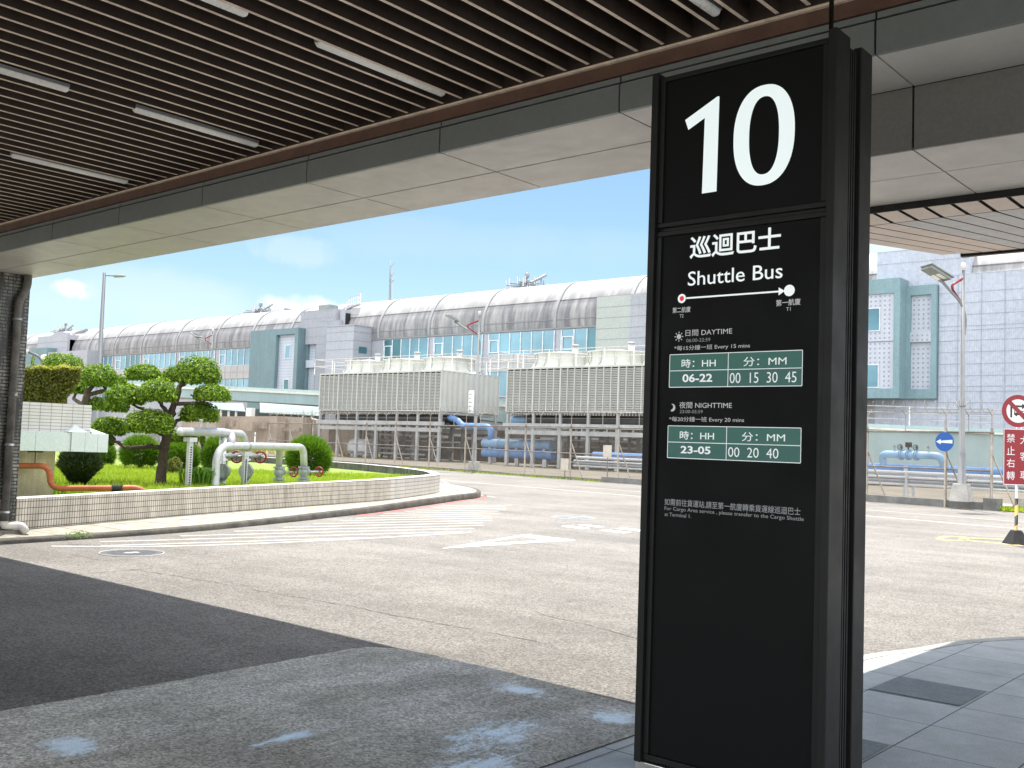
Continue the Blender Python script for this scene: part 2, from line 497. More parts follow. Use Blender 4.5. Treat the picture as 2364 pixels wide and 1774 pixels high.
class MB:
    def __init__(s):
        s.v, s.f, s.mi, s.uvs, s.sm = [], [], [], {}, []

    def face(s, pts, m=0, uv=None, smooth=False):
        i = len(s.v)
        s.v += [Vector(p) for p in pts]
        s.f.append(list(range(i, i + len(pts))))
        s.mi.append(m)
        s.sm.append(smooth)
        if uv:
            s.uvs[len(s.f) - 1] = uv

    def grid(s, rows, m=0, close=False, smooth=True):
        i = len(s.v)
        n = len(rows[0])
        for r_ in rows:
            s.v += [Vector(p) for p in r_]
        for a in range(len(rows) - 1):
            for b in range(n if close else n - 1):
                c = (b + 1) % n
                s.f.append([i + a * n + b, i + a * n + c, i + (a + 1) * n + c, i + (a + 1) * n + b])
                s.mi.append(m)
                s.sm.append(smooth)
        return i

    def hexa(s, p, m=0):
        i = len(s.v)
        s.v += [Vector(q) for q in p]
        for q in ((0, 3, 2, 1), (4, 5, 6, 7), (0, 1, 5, 4), (1, 2, 6, 5), (2, 3, 7, 6), (3, 0, 4, 7)):
            s.f.append([i + k for k in q])
            s.mi.append(m)
            s.sm.append(False)

    def box(s, x0, x1, y0, y1, z0, z1, m=0, fr=None):
        fr = fr or (lambda x, y, z: Vector((x, y, z)))
        s.hexa([fr(x0, y0, z0), fr(x1, y0, z0), fr(x1, y1, z0), fr(x0, y1, z0), fr(x0, y0, z1), fr(x1, y0, z1), fr(x1, y1, z1), fr(x0, y1, z1)], m)

    def tube(s, pts, r, n=10, m=0, cap=True, smooth=True):
        pts = [Vector(p) for p in pts]
        rr = r if isinstance(r, (list, tuple)) else [r] * len(pts)
        rows, prev = [], None
        for k, p in enumerate(pts):
            a = pts[max(0, k - 1)]
            b = pts[min(len(pts) - 1, k + 1)]
            t = (b - a).normalized()
            if prev is None:
                prev = t.cross(Vector((0, 0, 1)) if abs(t.z) < .9 else Vector((1, 0, 0))).normalized()
            nrm = (prev - t * prev.dot(t)).normalized()
            prev = nrm
            bi = t.cross(nrm)
            rows.append([p + (nrm * math.cos(2 * math.pi * q / n) + bi * math.sin(2 * math.pi * q / n)) * rr[k] for q in range(n)])
        i = s.grid(rows, m, True, smooth)
        if cap:
            for base in (i, i + (len(rows) - 1) * n):
                s.f.append([base + q for q in range(n)])
                s.mi.append(m)
                s.sm.append(False)

    def prism(s, xy, z0, z1, m=0, mtop=None, sides=True, bottom=False, uvk=None):
        n = len(xy)
        s.face([(p[0], p[1], z1) for p in xy], m if mtop is None else mtop, [(p[0], p[1]) for p in xy])
        if bottom:
            s.face([(p[0], p[1], z0) for p in reversed(xy)], m)
        if sides:
            u = 0
            for k in range(n):
                a, b = xy[k], xy[(k + 1) % n]
                l = math.hypot(b[0] - a[0], b[1] - a[1])
                s.face([(a[0], a[1], z0), (b[0], b[1], z0), (b[0], b[1], z1), (a[0], a[1], z1)], m, [(u, z0), (u + l, z0), (u + l, z1), (u, z1)])
                u += l

    def disc(s, c, nrm, r, n=24, m=0, th=.01):
        nrm = Vector(nrm).normalized()
        s.tube([Vector(c) - nrm * th / 2, Vector(c) + nrm * th / 2], r, n, m, True, False)

    def ring(s, c, nrm, R_, r, n=28, k=8, m=0):
        nrm = Vector(nrm).normalized()
        a = nrm.orthogonal().normalized()
        b = nrm.cross(a)
        rows = []
        for i in range(n + 1):
            t = 2 * math.pi * i / n
            d = a * math.cos(t) + b * math.sin(t)
            rows.append([Vector(c) + d * (R_ + r * math.cos(2 * math.pi * j / k)) + nrm * r * math.sin(2 * math.pi * j / k) for j in range(k)])
        s.grid(rows, m, True, True)

    def ball(s, c, rx, ry, rz, n=14, k=8, m=0):
        rows = []
        for i in range(k + 1):
            t = math.pi * i / k
            rows.append([Vector(c) + Vector((rx * math.sin(t) * math.cos(2 * math.pi * j / n), ry * math.sin(t) * math.sin(2 * math.pi * j / n), -rz * math.cos(t))) for j in range(n)])
        s.grid(rows, m, True, True)

    def build(s, name, mats, parent=None, bevel=0.0):
        mats = mats if isinstance(mats, (list, tuple)) else [mats]
        inv = BASIS[parent.name].inverted() if parent and parent.name in BASIS else Matrix()
        me = bpy.data.meshes.new(name)
        me.from_pydata([inv @ v for v in s.v], [], s.f)
        for m_ in mats:
            me.materials.append(m_)
        me.polygons.foreach_set('material_index', s.mi)
        me.polygons.foreach_set('use_smooth', s.sm)
        if s.uvs:
            ul = me.uv_layers.new(name='UVMap')
            for fi, uv in s.uvs.items():
                for li, q in zip(me.polygons[fi].loop_indices, uv):
                    ul.data[li].uv = q
        me.update()
        o = bpy.data.objects.new(name, me)
        COL.objects.link(o)
        if parent:
            o.parent = parent
            BASIS[o.name] = BASIS[parent.name]
        else:
            BASIS[o.name] = Matrix()
        if bevel:
            b = o.modifiers.new('bevel', 'BEVEL')
            b.width = bevel
            b.segments = 2
            b.limit_method = 'ANGLE'
            b.angle_limit = R(40)
        return o


def tag(o, label=None, cat=None, group=None, kind=None):
    if label:
        o['label'] = label
    if cat:
        o['category'] = cat
    if group:
        o['group'] = group
    if kind:
        o['kind'] = kind
    return o


def thing(name, label, cat, loc, rz=0.0, group=None):
    o = bpy.data.objects.new(name, None)
    o.empty_display_size = .2
    COL.objects.link(o)
    o.location = loc
    o.rotation_euler = (0, 0, rz)
    BASIS[o.name] = Matrix.Translation(Vector(loc)) @ Matrix.Rotation(rz, 4, 'Z')
    return tag(o, label, cat, group)


def dup(root, loc, label, rz=None):
    r_ = root.copy()
    COL.objects.link(r_)
    r_.location = loc
    if rz is not None:
        r_.rotation_euler = (0, 0, rz)
    r_['label'] = label
    for ch in list(root.children):
        c = ch.copy()
        COL.objects.link(c)
        c.parent = r_
        for g in list(ch.children):
            d = g.copy()
            COL.objects.link(d)
            d.parent = c
    return r_


def struct(mb, name, mats, label=None, bevel=0.0):
    return tag(mb.build(name, mats, bevel=bevel), label or None, None, None, 'structure')


def lerp(a, b, t): return a + (b - a) * t


def arc(pts, steps=6):
    """round the inner corners of a polyline, for bent pipe"""
    pts = [Vector(p) for p in pts]
    out = [pts[0]]
    for k in range(1, len(pts) - 1):
        a, b, c = pts[k - 1], pts[k], pts[k + 1]
        r_ = min((a - b).length, (c - b).length) * .45
        p, q = b + (a - b).normalized() * r_, b + (c - b).normalized() * r_
        for i in range(steps + 1):
            t = i / steps
            out.append(p * (1 - t) ** 2 + b * 2 * t * (1 - t) + q * t * t)
    return out + [pts[-1]]



# ------------------------------------------------------------------ ground, roads, pavements
def offset(pts, d):
    """parallel polyline, d to the left of the direction of travel"""
    out = []
    for k, p in enumerate(pts):
        a, b = Vector(pts[max(0, k - 1)][:2]), Vector(pts[min(len(pts) - 1, k + 1)][:2])
        t = (b - a).normalized()
        out.append((p[0] - t.y * d, p[1] + t.x * d))
    return out


def smooth(pts, n=4):
    """Catmull-Rom through the points"""
    P = [Vector((p[0], p[1])) for p in pts]
    out = []
    for k in range(len(P) - 1):
        a, b, c, d = P[max(0, k - 1)], P[k], P[k + 1], P[min(len(P) - 1, k + 2)]
        for i in range(n):
            t = i / n
            q = .5 * ((2 * b) + (c - a) * t + (2 * a - 5 * b + 4 * c - d) * t * t + (3 * b - a - 3 * c + d) * t ** 3)
            out.append((q.x, q.y))
    out.append((P[-1].x, P[-1].y))
    return out


def strip(mb, pts, w, z, m=0, jit=0.0):
    a, b = offset(pts, w / 2), offset(pts, -w / 2)
    j = lambda: random.uniform(-jit, jit)
    rows = [[(p[0] + j(), p[1] + j(), z), (q[0] + j(), q[1] + j(), z)] for p, q in zip(a, b)]
    mb.grid(rows, m, False, False)


def flat(mb, pts, z, m=0):
    mb.face([(p[0], p[1], z) for p in pts], m)


g = MB()
g.prism([(-2500, -1500), (1500, -1500), (1500, 3000), (-2500, 3000)], -.1, -.06, sides=False)
struct(g, 'ground', M_ground)
g = MB()
ra, rb = uvw(-170, 35.25), uvw(80, 35.25)
g.prism([(-170, -14), (60, -14), (rb.x, rb.y), (ra.x, ra.y)], -.05, 0, sides=False)
struct(g, 'road', M_road)

edge = []
for a, b in zip([(-5.9, -9), (-5.92, 2.6), (-5.95, 3.9), (-6.0, 5.12), (-5.97, 5.34), (-5.8, 5.47), (-5.5, 5.52), (-4.7, 5.52), (-4.15, 5.49), (-3.64, 5.44)],
                [(-5.92, 2.6), (-5.95, 3.9), (-6.0, 5.12), (-5.97, 5.34), (-5.8, 5.47), (-5.5, 5.52), (-4.7, 5.52), (-4.15, 5.49), (-3.64, 5.44), (-3.195, 5.43)]):
    n = max(1, int(math.hypot(b[0] - a[0], b[1] - a[1]) / .06))
    n = min(n, 40)
    edge += [(lerp(a[0], b[0], i / n), lerp(a[1], b[1], i / n)) for i in range(n)]
edge.append((-3.195, 5.43))
g = MB()
top = [(x + random.uniform(-.012, .012), y + random.uniform(-.012, .012)) for x, y in edge]
rim = offset(top, .02)
g.grid([[(p[0], p[1], -.02) for p in rim], [(p[0], p[1], .075) for p in rim], [(p[0], p[1], .1) for p in top]], 0, False, False)
g.face([(p[0], p[1], .1) for p in reversed(top)] + [(-5.9, -9, .1), (-3.21, -9, .1)][:0] + [(top[0][0], -9, .1), (-3.195, -9, .1)])
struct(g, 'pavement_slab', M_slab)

kerb_o = smooth([(-3.2, 5.43), (-3.32, 6.5), (-3.25, 8.09), (-3.07, 8.8), (-2.9, 9.55), (-2.72, 10.0), (-2.5, 10.38), (-2.1, 10.85), (-1.4, 11.3), (0, 11.8), (4, 12.4), (14, 12.8)])
kerb_i = offset(kerb_o, -.13)
g = MB()
g.grid([[(p[0], p[1], 0) for p in kerb_o], [(p[0], p[1], .085) for p in kerb_o], [(p[0], p[1], .1) for p in offset(kerb_o, -.015)], [(p[0], p[1], .1) for p in offset(kerb_i, .004)]], 0, False, False)
struct(g, 'kerb', M_kerb)
g = MB()
g.prism([(-3.2, -9), (14, -9), (14, 12.6)] + list(reversed(kerb_i)) + [(-3.2, 5.44)], .05, .098, sides=False)
strip(g, [(-3.2, -8), (-3.2, 5.4)], .008, .1015, 1)
strip(g, [(-3.11, -8), (-3.11, 5.4)], .006, .1015, 1)
struct(g, 'tiled_pavement', [M_tiles, M_gap])
for x0, x1, y0, y1 in ((-2.72, -2.115, 7.06, 7.645), (-2.72, -2.11, 5.2, 5.785)):
    g = MB()
    flat(g, [(x0, y0), (x1, y0), (x1, y1), (x0, y1)], .1015)
    flat(g, [(x0, y0 - .012), (x1, y0 - .012), (x1, y0 - .002), (x0, y0 - .002)], .1015, 1)
    struct(g, 'dark_paving_tile', [M_dtile, M_gap])

# planter island: kerb, slabs, lawn
k_o = smooth([(-15.08, 6.2), (-15.58, 9.7), (-16.45, 12.4), (-16.98, 13.8), (-18.0, 16.35), (-19.7, 19.9), (-20.75, 22.05), (-21.25, 23.2), (-21.9, 24.1), (-23.1, 25.3), (-25, 26.6), (-28, 28.0), (-34, 29.4), (-46, 30.4)])
k_i = offset(k_o, .13)


def kh(p): return lerp(.075, .165, min(1, max(0, (p[1] - 8) / 11)))


g = MB()
zz = lambda k: .11 + .03 * random.random()
g.grid([[(p[0], p[1], -.01) for p in k_o], [(p[0] + random.uniform(-.01, .01), p[1] + random.uniform(-.01, .01), kh(p) - .03 + .012 * random.random()) for p in k_o],
        [(p[0], p[1], kh(p)) for p in offset(k_o, .035)], [(p[0], p[1], kh(p) + .004) for p in k_i]], 0, False, True)
struct(g, 'planter_kerb', M_okerb)
W_O = smooth([(-15.3, 5.7), (-15.9, 7.36), (-16.98, 10.27), (-17.83, 12.78), (-18.82, 15.93), (-19.6, 18.06), (-20.6, 20.0), (-21.5, 21.55), (-22.15, 22.45), (-22.9, 23.2), (-24.55, 24.5), (-27, 25.9), (-29.7, 27.0), (-34.1, 28.1), (-46, 29.2)], 5)
g = MB()
mid = offset(W_O, .05)
far = [min(mid, key=lambda q: (q[0] - p[0]) ** 2 + (q[1] - p[1]) ** 2) for p in k_i]
u = 0
for k in range(len(k_i) - 1):
    a, b, c, d = k_i[k], k_i[k + 1], far[k + 1], far[k]
    l = math.hypot(b[0] - a[0], b[1] - a[1])
    w = math.hypot(d[0] - a[0], d[1] - a[1])
    za_, zb_ = kh(a), kh(b)
    g.face([(a[0], a[1], za_), (b[0], b[1], zb_), (c[0], c[1], .155), (d[0], d[1], .155)], 0, [(u, 0), (u + l, 0), (u + l, w), (u, w)])
    u += l
struct(g, 'path', M_path)
W_I = offset(W_O, .30)


def wz(p): return .615 + .085 * min(1, max(0, (p[1] - 7) / 12))


g = MB()
u = 0
for k in range(len(W_O) - 1):
    a, b, c, d = W_O[k], W_O[k + 1], W_I[k], W_I[k + 1]
    l = math.hypot(b[0] - a[0], b[1] - a[1])
    m = 0 if a[1] < 17.9 else 1
    za_, zb_ = wz(a), wz(b)
    g.face([(a[0], a[1], .1), (b[0], b[1], .1), (b[0], b[1], zb_), (a[0], a[1], za_)], m, [(u, -.05 - .016), (u + l, -.066), (u + l, zb_ - .166), (u, za_ - .166)])
    g.face([(a[0], a[1], za_), (b[0], b[1], zb_), (d[0], d[1], zb_), (c[0], c[1], za_)], 2)
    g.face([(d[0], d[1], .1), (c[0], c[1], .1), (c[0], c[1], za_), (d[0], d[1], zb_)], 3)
    u += l
t = thing('planter_wall', 'low cream tiled planter wall curving round the lawn', 'wall', (-19, 17, .15))
g.build('wall', [M_wtile, M_wtile2, M_cap, M_winner], t)
g = MB()     # a crack that runs down the tiles and along a joint
for i in range(40):
    y = 13.4 + i * .03
    k = min(range(len(W_O) - 1), key=lambda q: abs(W_O[q][1] - y))
g.tube([gz(*zc(255, 1470), .17), gd(*zc(262, 1370), 26.15), gd(*zc(275, 1300), 26.2), gd(*zc(310, 1250), 26.4), gd(*zc(390, 1235), 26.8)], .006, 5)
g.build('crack', M_crack_shade, t)
M_lawn = mat('lawn_turf', (.19, .26, .04), .95, var=.3, scale=1.2, fine=.35, bump=.6)
g = MB()
g.face([(p[0], p[1], .43) for p in offset(W_O, .2)] + [(-60, 29, .43), (-60, 4, .43), (-16.5, 4, .43)])
struct(g, 'lawn', M_lawn)

# painted marks on the road
g = MB()
for k in range(-1, 13):
    x0 = -13.75 - .57 * k
    f_ = lambda y: x0 + .22 * (y - 12.6)
    ys = [7.5 + .25 * i for i in range(80)]
    ok = []
    for y in ys:
        x = f_(y)
        kx = min(k_o, key=lambda p: abs(p[1] - y))[0]
        if x > kx + .42 and y < 14.5 + (-13.2 - x) * 1.36 and x < -13.35:
            ok.append((x, y))
    if len(ok) > 3:
        strip(g, ok, .10, .004, 0, .012)
strip(g, smooth([(-14.6, 6.9), (-13.95, 7.9), (-13.55, 9.2), (-13.3, 11.3), (-13.2, 14.3)]), .12, .004, 0, .01)
struct(g, 'hatch_marking', M_white)
g = MB()
strip(g, [p for p in offset(k_o, -.14) if 14.5 < p[1] < 25 and p[0] > -23], .11, .004, 0, .012)
struct(g, 'red_kerb_line', M_red_p)
g = MB()
strip(g, smooth([(-60, 37.0), (-38, 33.6), (-29.8, 32.3), (-20.3, 30.8), (-10.5, 29.0), (-7.5, 28.4), (6, 25.9)]), .15, .004, 0, .01)
strip(g, [(-27.2, 35.0), (-22.8, 34.25), (-10, 32.0), (4, 29.4)], .12, .004, 0, .01)
strip(g, [gz(*zc(1770, 1165))[:2], gz(*zd(0, 1062))[:2], gz(*zd(240, 1100))[:2]], .1, .004, 0, .01)
struct(g, 'lane_marking', M_white)
g = MB()
o_ = [gz(*zl(*p)) for p in ((700, 258), (1235, 168), (1565, 203))]
i_ = [gz(*zl(*p)) for p in ((935, 228), (1225, 181), (1365, 206))]
for k in range(3):
    q = (k + 1) % 3
    g.face([(p.x, p.y, .004) for p in (o_[k], o_[q], i_[q], i_[k])])
struct(g, 'give_way_triangle', M_fresh)
g = MB()
for q in (((1075, 1468), (1180, 1460), (1455, 1495), (1340, 1503)), ((1290, 1452), (1400, 1448), (1640, 1475), (1550, 1483)), ((1560, 1522), (1660, 1513), (1985, 1548), (1880, 1558)), ((1780, 1497), (1890, 1490), (2180, 1524), (2080, 1533))):
    g.face([(p.x, p.y, .004) for p in (gz(*zd(*r_)) for r_ in q)])
struct(g, 'give_way_dashes', M_fresh)
g = MB()
for pp in (((430, 1512), (450, 1500), (520, 1492), (640, 1494), (720, 1504), (900, 1512), (1120, 1522)), ((430, 1512), (455, 1522), (540, 1529), (640, 1529), (680, 1516), (640, 1498)), ((640, 1516), (720, 1530), (900, 1546), (1100, 1566), (1250, 1580))):
    strip(g, smooth([gz(*zs(*p))[:2] for p in pp]), .14, .004, 0, .02)
struct(g, 'yellow_marking', M_yel_p)
g = MB()
for pp in ([(-11.73, 6.55), (-11.02, 6.66), (-10.1, 6.74), (-9.46, 6.75), (-8.07, 6.88), (-7.37, 6.87), (-6.87, 6.88), (-6.33, 6.92), (-5.5, 6.97)], [(-6.61, 8.16), (-6.2, 8.02), (-5.76, 7.97), (-4.9, 7.7)],
           [(-11.58, 4.4), (-11.62, 5.66), (-11.65, 6.96), (-11.72, 8.3), (-11.31, 8.9), (-10.8, 9.9), (-10.9, 12)], [(-14.06, 6.64), (-12.64, 6.68)], [(-12.64, 6.68), (-12.69, 8.27), (-13.5, 8.15)],
           [(-15.5, 20.6), (-14.2, 20.9), (-13, 21.0), (-11.8, 21.8)], [(-11, 17.5), (-12.6, 17.6), (-14, 16.4)]):
    q = []
    for a, b in zip(pp, pp[1:]):
        n = max(2, int(math.hypot(b[0] - a[0], b[1] - a[1]) / .09))
        q += [(lerp(a[0], b[0], i / n) + random.uniform(-.018, .018), lerp(a[1], b[1], i / n) + random.uniform(-.018, .018)) for i in range(n)]
    i = 0
    while i < len(q) - 3:
        n = random.randint(4, 14)
        strip(g, q[i:i + n], .009, .003, 0, .004)
        i += n - 1 + (random.randint(1, 4) if random.random() < .45 else 0)
for p_ in ((-5.85, 2.5), (-5.78, 2.42), (-5.72, 2.46), (-5.64, 2.35), (-5.5, 2.32)):
    flat(g, [(p_[0] + random.uniform(-.03, .03) + .03 * math.cos(a), p_[1] + .016 * math.sin(a)) for a in (0, 1.1, 2.3, 3.4, 4.6, 5.5)], .102)
strip(g, [(x, y) for x, y in offset(edge, .035) if y > 2 and x < -3.3][::2], .045, .0035, 0, .012)  # gutter strip along the slab edge, painted dark for the shade there
struct(g, 'cracks_and_edge_shade', M_crack_shade)

M_iron = mat('cast_iron', (.13, .13, .135), .55, metal=.4, var=.2, scale=8)
M_iron2 = mat('cast_iron_pale', (.24, .26, .28), .5, metal=.4, var=.2, scale=8)
M_rim = mat('manhole_rim', (.42, .41, .38), .7, var=.15, scale=6)
for (cx, cy, r_, lab, mm) in ((-13.24, 7.40, .40, 'dark round manhole cover in the sunlit road before the tiled column', M_iron), (-14.67, 19.45, .50, 'grey ribbed manhole cover beside the dashes on the far road', M_iron2)):
    t = thing('manhole_cover', lab, 'manhole cover', (cx, cy, 0), 0, 'manhole covers in the road')
    g = MB()
    g.disc((cx, cy, .003), (0, 0, 1), r_, 40, 0, .014)
    for i in range(-7, 8):
        for j in range(-7, 8):
            x, y = cx + i * r_ / 8, cy + j * r_ / 8
            if math.hypot(x - cx, y - cy) < r_ * .88 and (i + j) % 2 == 0 and not (abs(i) < 2 and abs(j) < 3):
                g.box(x - .018, x + .018, y - .018, y + .018, .0095, .0125)
    g.box(cx - .06, cx + .06, cy - .1, cy + .1, .0095, .013, 1)
    g.build('cover', [mm, M_rim], t)
    g = MB()
    g.ring((cx, cy, .004), (0, 0, 1), r_ + .025, .012, 48, 6)
    g.build('rim', M_rim, t)

# ------------------------------------------------------------------ the canopy overhead
t = thing('station_canopy', 'long entrance canopy with slatted wood ceiling and grey metal edge panels', 'canopy', (-8, 5.6, 4.0))
XJ = [-26.0, -24.31, -22.62, -20.93, -19.24, -17.55, -15.86, -14.0, -12.34, -10.73, -9.06, -7.37, -5.68, -3.95, -2.18, -.42, 1.34, 3.1, 4.86, 6.62]
XD = -3.75                                     # where the dropped part of the soffit begins, behind the sign
g = MB()
for a, b in zip(XJ, XJ[1:]):
    g.box(a + .007, b - .007, 5.61, 5.64, 4.0, 4.195)
    g.box(a + .007, b - .007, 5.622, 5.64, 4.212, 4.25)
g.box(XJ[0], XJ[-1], 5.645, 5.66, 4.02, 4.30, 1)
g.build('fascia', [M_fascia, M_gap], t)
g = MB()
for a, b in zip(XJ, XJ[1:]):
    if b <= -3.9:
        for y0, y1 in ((5.645, 6.285), (6.305, 6.9)):
            g.box(a + .009, b - .009, y0, y1, 4.0, 4.02)
    elif a < XD:
        g.box(a + .006, b - .006, 5.645, 6.24, 4.0, 4.02)
        for y0, y1 in ((6.25, 6.29), (6.302, 6.9)):
            g.box(a + .006, XD, y0, y1, 4.0, 4.02)
    else:
        g.box(a + .006, b - .006, 5.645, 6.24, 4.0, 4.02)
    g.box(a + .006, b - .006, 6.9, 6.92, 4.0, 5.1)
g.box(XJ[0], XJ[-1], 5.66, 6.89, 4.03, 4.05, 1)
g.build('soffit', [M_alu, M_gap], t)
g = MB()
g.box(XJ[0], XJ[-1], 5.606, 5.64, 4.256, 4.345)
g.build('edge_board', M_board, t)
g = MB()
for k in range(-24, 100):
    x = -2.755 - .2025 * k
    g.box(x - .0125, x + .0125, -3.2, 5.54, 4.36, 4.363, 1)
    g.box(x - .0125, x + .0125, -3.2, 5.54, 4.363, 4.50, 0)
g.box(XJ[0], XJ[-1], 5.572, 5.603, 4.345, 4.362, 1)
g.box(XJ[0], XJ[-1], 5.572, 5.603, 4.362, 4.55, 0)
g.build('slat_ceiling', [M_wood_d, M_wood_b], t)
g = MB()
g.box(XJ[0], XJ[-1], -3.4, 6.9, 4.62, 4.64, 0)
g.box(XJ[0], XJ[-1], -3.4, 6.9, 5.05, 5.1, 1)
g.build('roof_slab', [M_void, M_conc], t)
g = MB()
xs = [XD] + [x for x in XJ if x > -2.5]
for a, b in zip(xs, xs[1:]):
    g.box(a + .007, b - .007, 6.24, 6.26, 3.6, 3.995, 1)
    for y0, y1 in ((6.262, 6.83), (6.84, 7.52)):
        g.box(a + .006, b - .006, y0, y1, 3.6, 3.62)
g.box(XD - .02, XD, 6.24, 7.52, 3.6, 4.0, 1)
g.box(XD, xs[-1], 6.27, 7.56, 3.63, 3.65, 2)
g.box(XD, xs[-1], 6.262, 6.28, 3.63, 4.0, 2)
g.box(XD, xs[-1], 7.525, 7.545, 3.55, 4.6, 2)
g.build('dropped_soffit', [M_alu, mat('drop_face', (.15, .145, .135), .45, var=.05), M_gap], t)

t = thing('wing_canopy', 'upswept canopy wing with narrow peach and grey soffit panels', 'canopy', (-1, 9.5, 3.6))
g = MB()
zw = lambda y: 3.6 if y < 8.15 else 3.6 + .115 * (y - 8.15)


def yend(x):
    return 11.95 - max(0, (-3.2 - x)) ** 2 * .6


pw = .1945
for k in range(0, 34):
    x0 = -3.775 + pw * k
    x1 = x0 + pw
    m = 0 if k < 4 else (1 if k < 22 else 0)
    g.face([(x0 + .016, 7.64, 3.6), (x1 - .016, 7.64, 3.6), (x1 - .016, 8.14, 3.6), (x0 + .016, 8.14, 3.6)], 0)
    n = 8
    ya, yb_ = yend(x0), yend(x1)
    for i in range(n):
        a, b, c, d = lerp(8.16, ya, i / n), lerp(8.16, ya, (i + 1) / n), lerp(8.16, yb_, i / n), lerp(8.16, yb_, (i + 1) / n)
        g.face([(x0 + .009, a, zw(a)), (x1 - .009, c, zw(c)), (x1 - .009, d, zw(d)), (x0 + .009, b, zw(b))], m)
g.build('soffit_panels', [M_alu2, M_alu3], t)
g = MB()
for a, b in ((7.6, 8.15), (8.15, 10.0), (10.0, 11.9)):
    g.hexa([(-3.77, a, zw(a) + .02), (2.8, a, zw(a) + .02), (2.8, b, zw(b) + .02), (-3.77 + (.0 if b < 11 else .12), b, zw(b) + .02),
            (-3.77, a, zw(a) + .3), (2.8, a, zw(a) + .3), (2.8, b, zw(b) + .3 if b < 11 else zw(b) + .06), (-3.77 + (.0 if b < 11 else .12), b, zw(b) + .3 if b < 11 else zw(b) + .06)])
g.build('deck', M_gap, t)
g = MB()
g.box(-3.62, 2.8, 11.93, 12.0, zw(11.95) - .03, zw(11.95) + .05)
g.build('edge_beam', M_blk, t)

lamp = None
for X, y0, lab in ((-5.44, 4.18, 'longest tube lamp in view, hung between ceiling slats left of the bus sign'), (-5.44, 2.40, 'tube lamp cut by the top edge, in line with the longest lamp in view'),
                   (-7.83, 4.17, 'tube lamp midway along the slatted ceiling beside the metal edge'), (-7.83, 2.40, 'tube lamp running off the left edge above the middle lamp'),
                   (-10.2, 4.19, 'farthest tube lamp, near the tiled column, in the slatted ceiling'), (-3.05, 4.12, 'short visible lamp end just above the black bus sign')):
    if lamp is None:
        lamp = thing('ceiling_lamp', lab, 'lamp', (X, y0, 4.36), 0, 'tube lamps in the slatted ceiling')
        g = MB()
        rows = []
        for yy in (0, .015, 1.195, 1.21):
            k = .75 if yy in (0, 1.21) else 1
            rows.append([(X - .036 * k * math.cos(a), y0 + yy, 4.372 - .034 * k * math.sin(a)) for a in [math.pi * i / 10 for i in range(11)]])
        g.grid(rows, 0)
        g.face(rows[0], 0)
        g.face(list(reversed(rows[-1])), 0)
        g.build('diffuser', M_acryl, lamp)
        g = MB()
        g.box(X - .038, X + .038, y0, y0 + 1.21, 4.373, 4.40)
        g.build('housing', M_galv, lamp)
    else:
        dup(lamp, (X, y0, 4.36), lab)

# ------------------------------------------------------------------ the black bus stop sign
t = thing('bus_stop_sign', 'tall black double sided totem with large number 10 and shuttle bus timetable', 'sign', (-2.34, 4.52, .1))
sign = t
g = MB()
for y0, y1 in ((4.30, 4.455), (4.585, 4.72)):
    g.box(-2.825, -2.787, y0, y1, .165, 3.62)
    g.box(-1.885, -1.845, y0, y1, .165, 3.63)
g.build('side_post', M_blk, t, .004)
g = MB()
for y0, y1 in ((4.345, 4.44), (4.6, 4.69)):
    g.box(-2.786, -1.886, y0, y1, .17, 3.60)
g.build('body', M_blk, t, .003)
g = MB()
g.box(-2.80, -1.868, 4.45, 4.59, .165, 3.605)
for i in range(4):
    g.box(-1.868, -1.860, 4.47 + .026 * i, 4.482 + .026 * i, .165, 3.59)
g.build('core', M_groove, t)
g = MB()
fr = [(-2.786, -1.886, 3.575, 3.60), (-2.786, -1.886, 2.775, 2.80), (-2.786, -1.886, 2.82, 2.845), (-2.786, -1.886, .175, .205), (-2.786, -2.758, .206, 2.774), (-1.918, -1.886, .206, 2.774), (-2.786, -2.758, 2.846, 3.574), (-1.918, -1.886, 2.846, 3.574)]
for a, b, c, d in fr:
    g.box(a, b, 4.322, 4.344, c, d)
g.build('frame', M_blk, t, .003)
np_ = MB()
np_.box(-2.757, -1.919, 4.335, 4.3445, 2.847, 3.573)
np_ = np_.build('number_panel', M_panel, t)
rp = MB()
rp.box(-2.757, -1.919, 4.335, 4.3445, .207, 2.773)
rp = rp.build('route_panel', M_panel, t)
g = MB()
g.box(-2.83, -1.84, 4.32, 4.70, .098, .164)
g.build('base_plate', M_steel, t, .004)
g = MB()
g.tube([(-1.925, 4.42, 3.58), (-1.925, 4.42, 4.62)], .011, 12)
g.build('conduit', M_blk, t)
FY = 4.3335


def outline(g, pts, m=0, d=.0012):
    g.face([(p[0], FY - d, p[1]) for p in pts], m)


def ringface(g, out, inn, m=0, d=.0012):
    n = len(out)
    for k in range(n):
        q = (k + 1) % n
        g.face([(out[k][0], FY - d, out[k][1]), (out[q][0], FY - d, out[q][1]), (inn[q][0], FY - d, inn[q][1]), (inn[k][0], FY - d, inn[k][1])], m)


def circ(cx, cz, r_, n=28, rz=None): return [(cx + r_ * math.cos(2 * math.pi * i / n), cz + (rz or r_) * math.sin(2 * math.pi * i / n)) for i in range(n)]


def sup(cx, cz, a, b, e, n=64):
    out = []
    for i in range(n):
        t_ = 2 * math.pi * i / n
        c, s_ = math.cos(t_), math.sin(t_)
        out.append((cx + a * math.copysign(abs(c) ** e, c), cz + b * math.copysign(abs(s_) ** e, s_)))
    return out


DG = bpy.context.evaluated_depsgraph_get


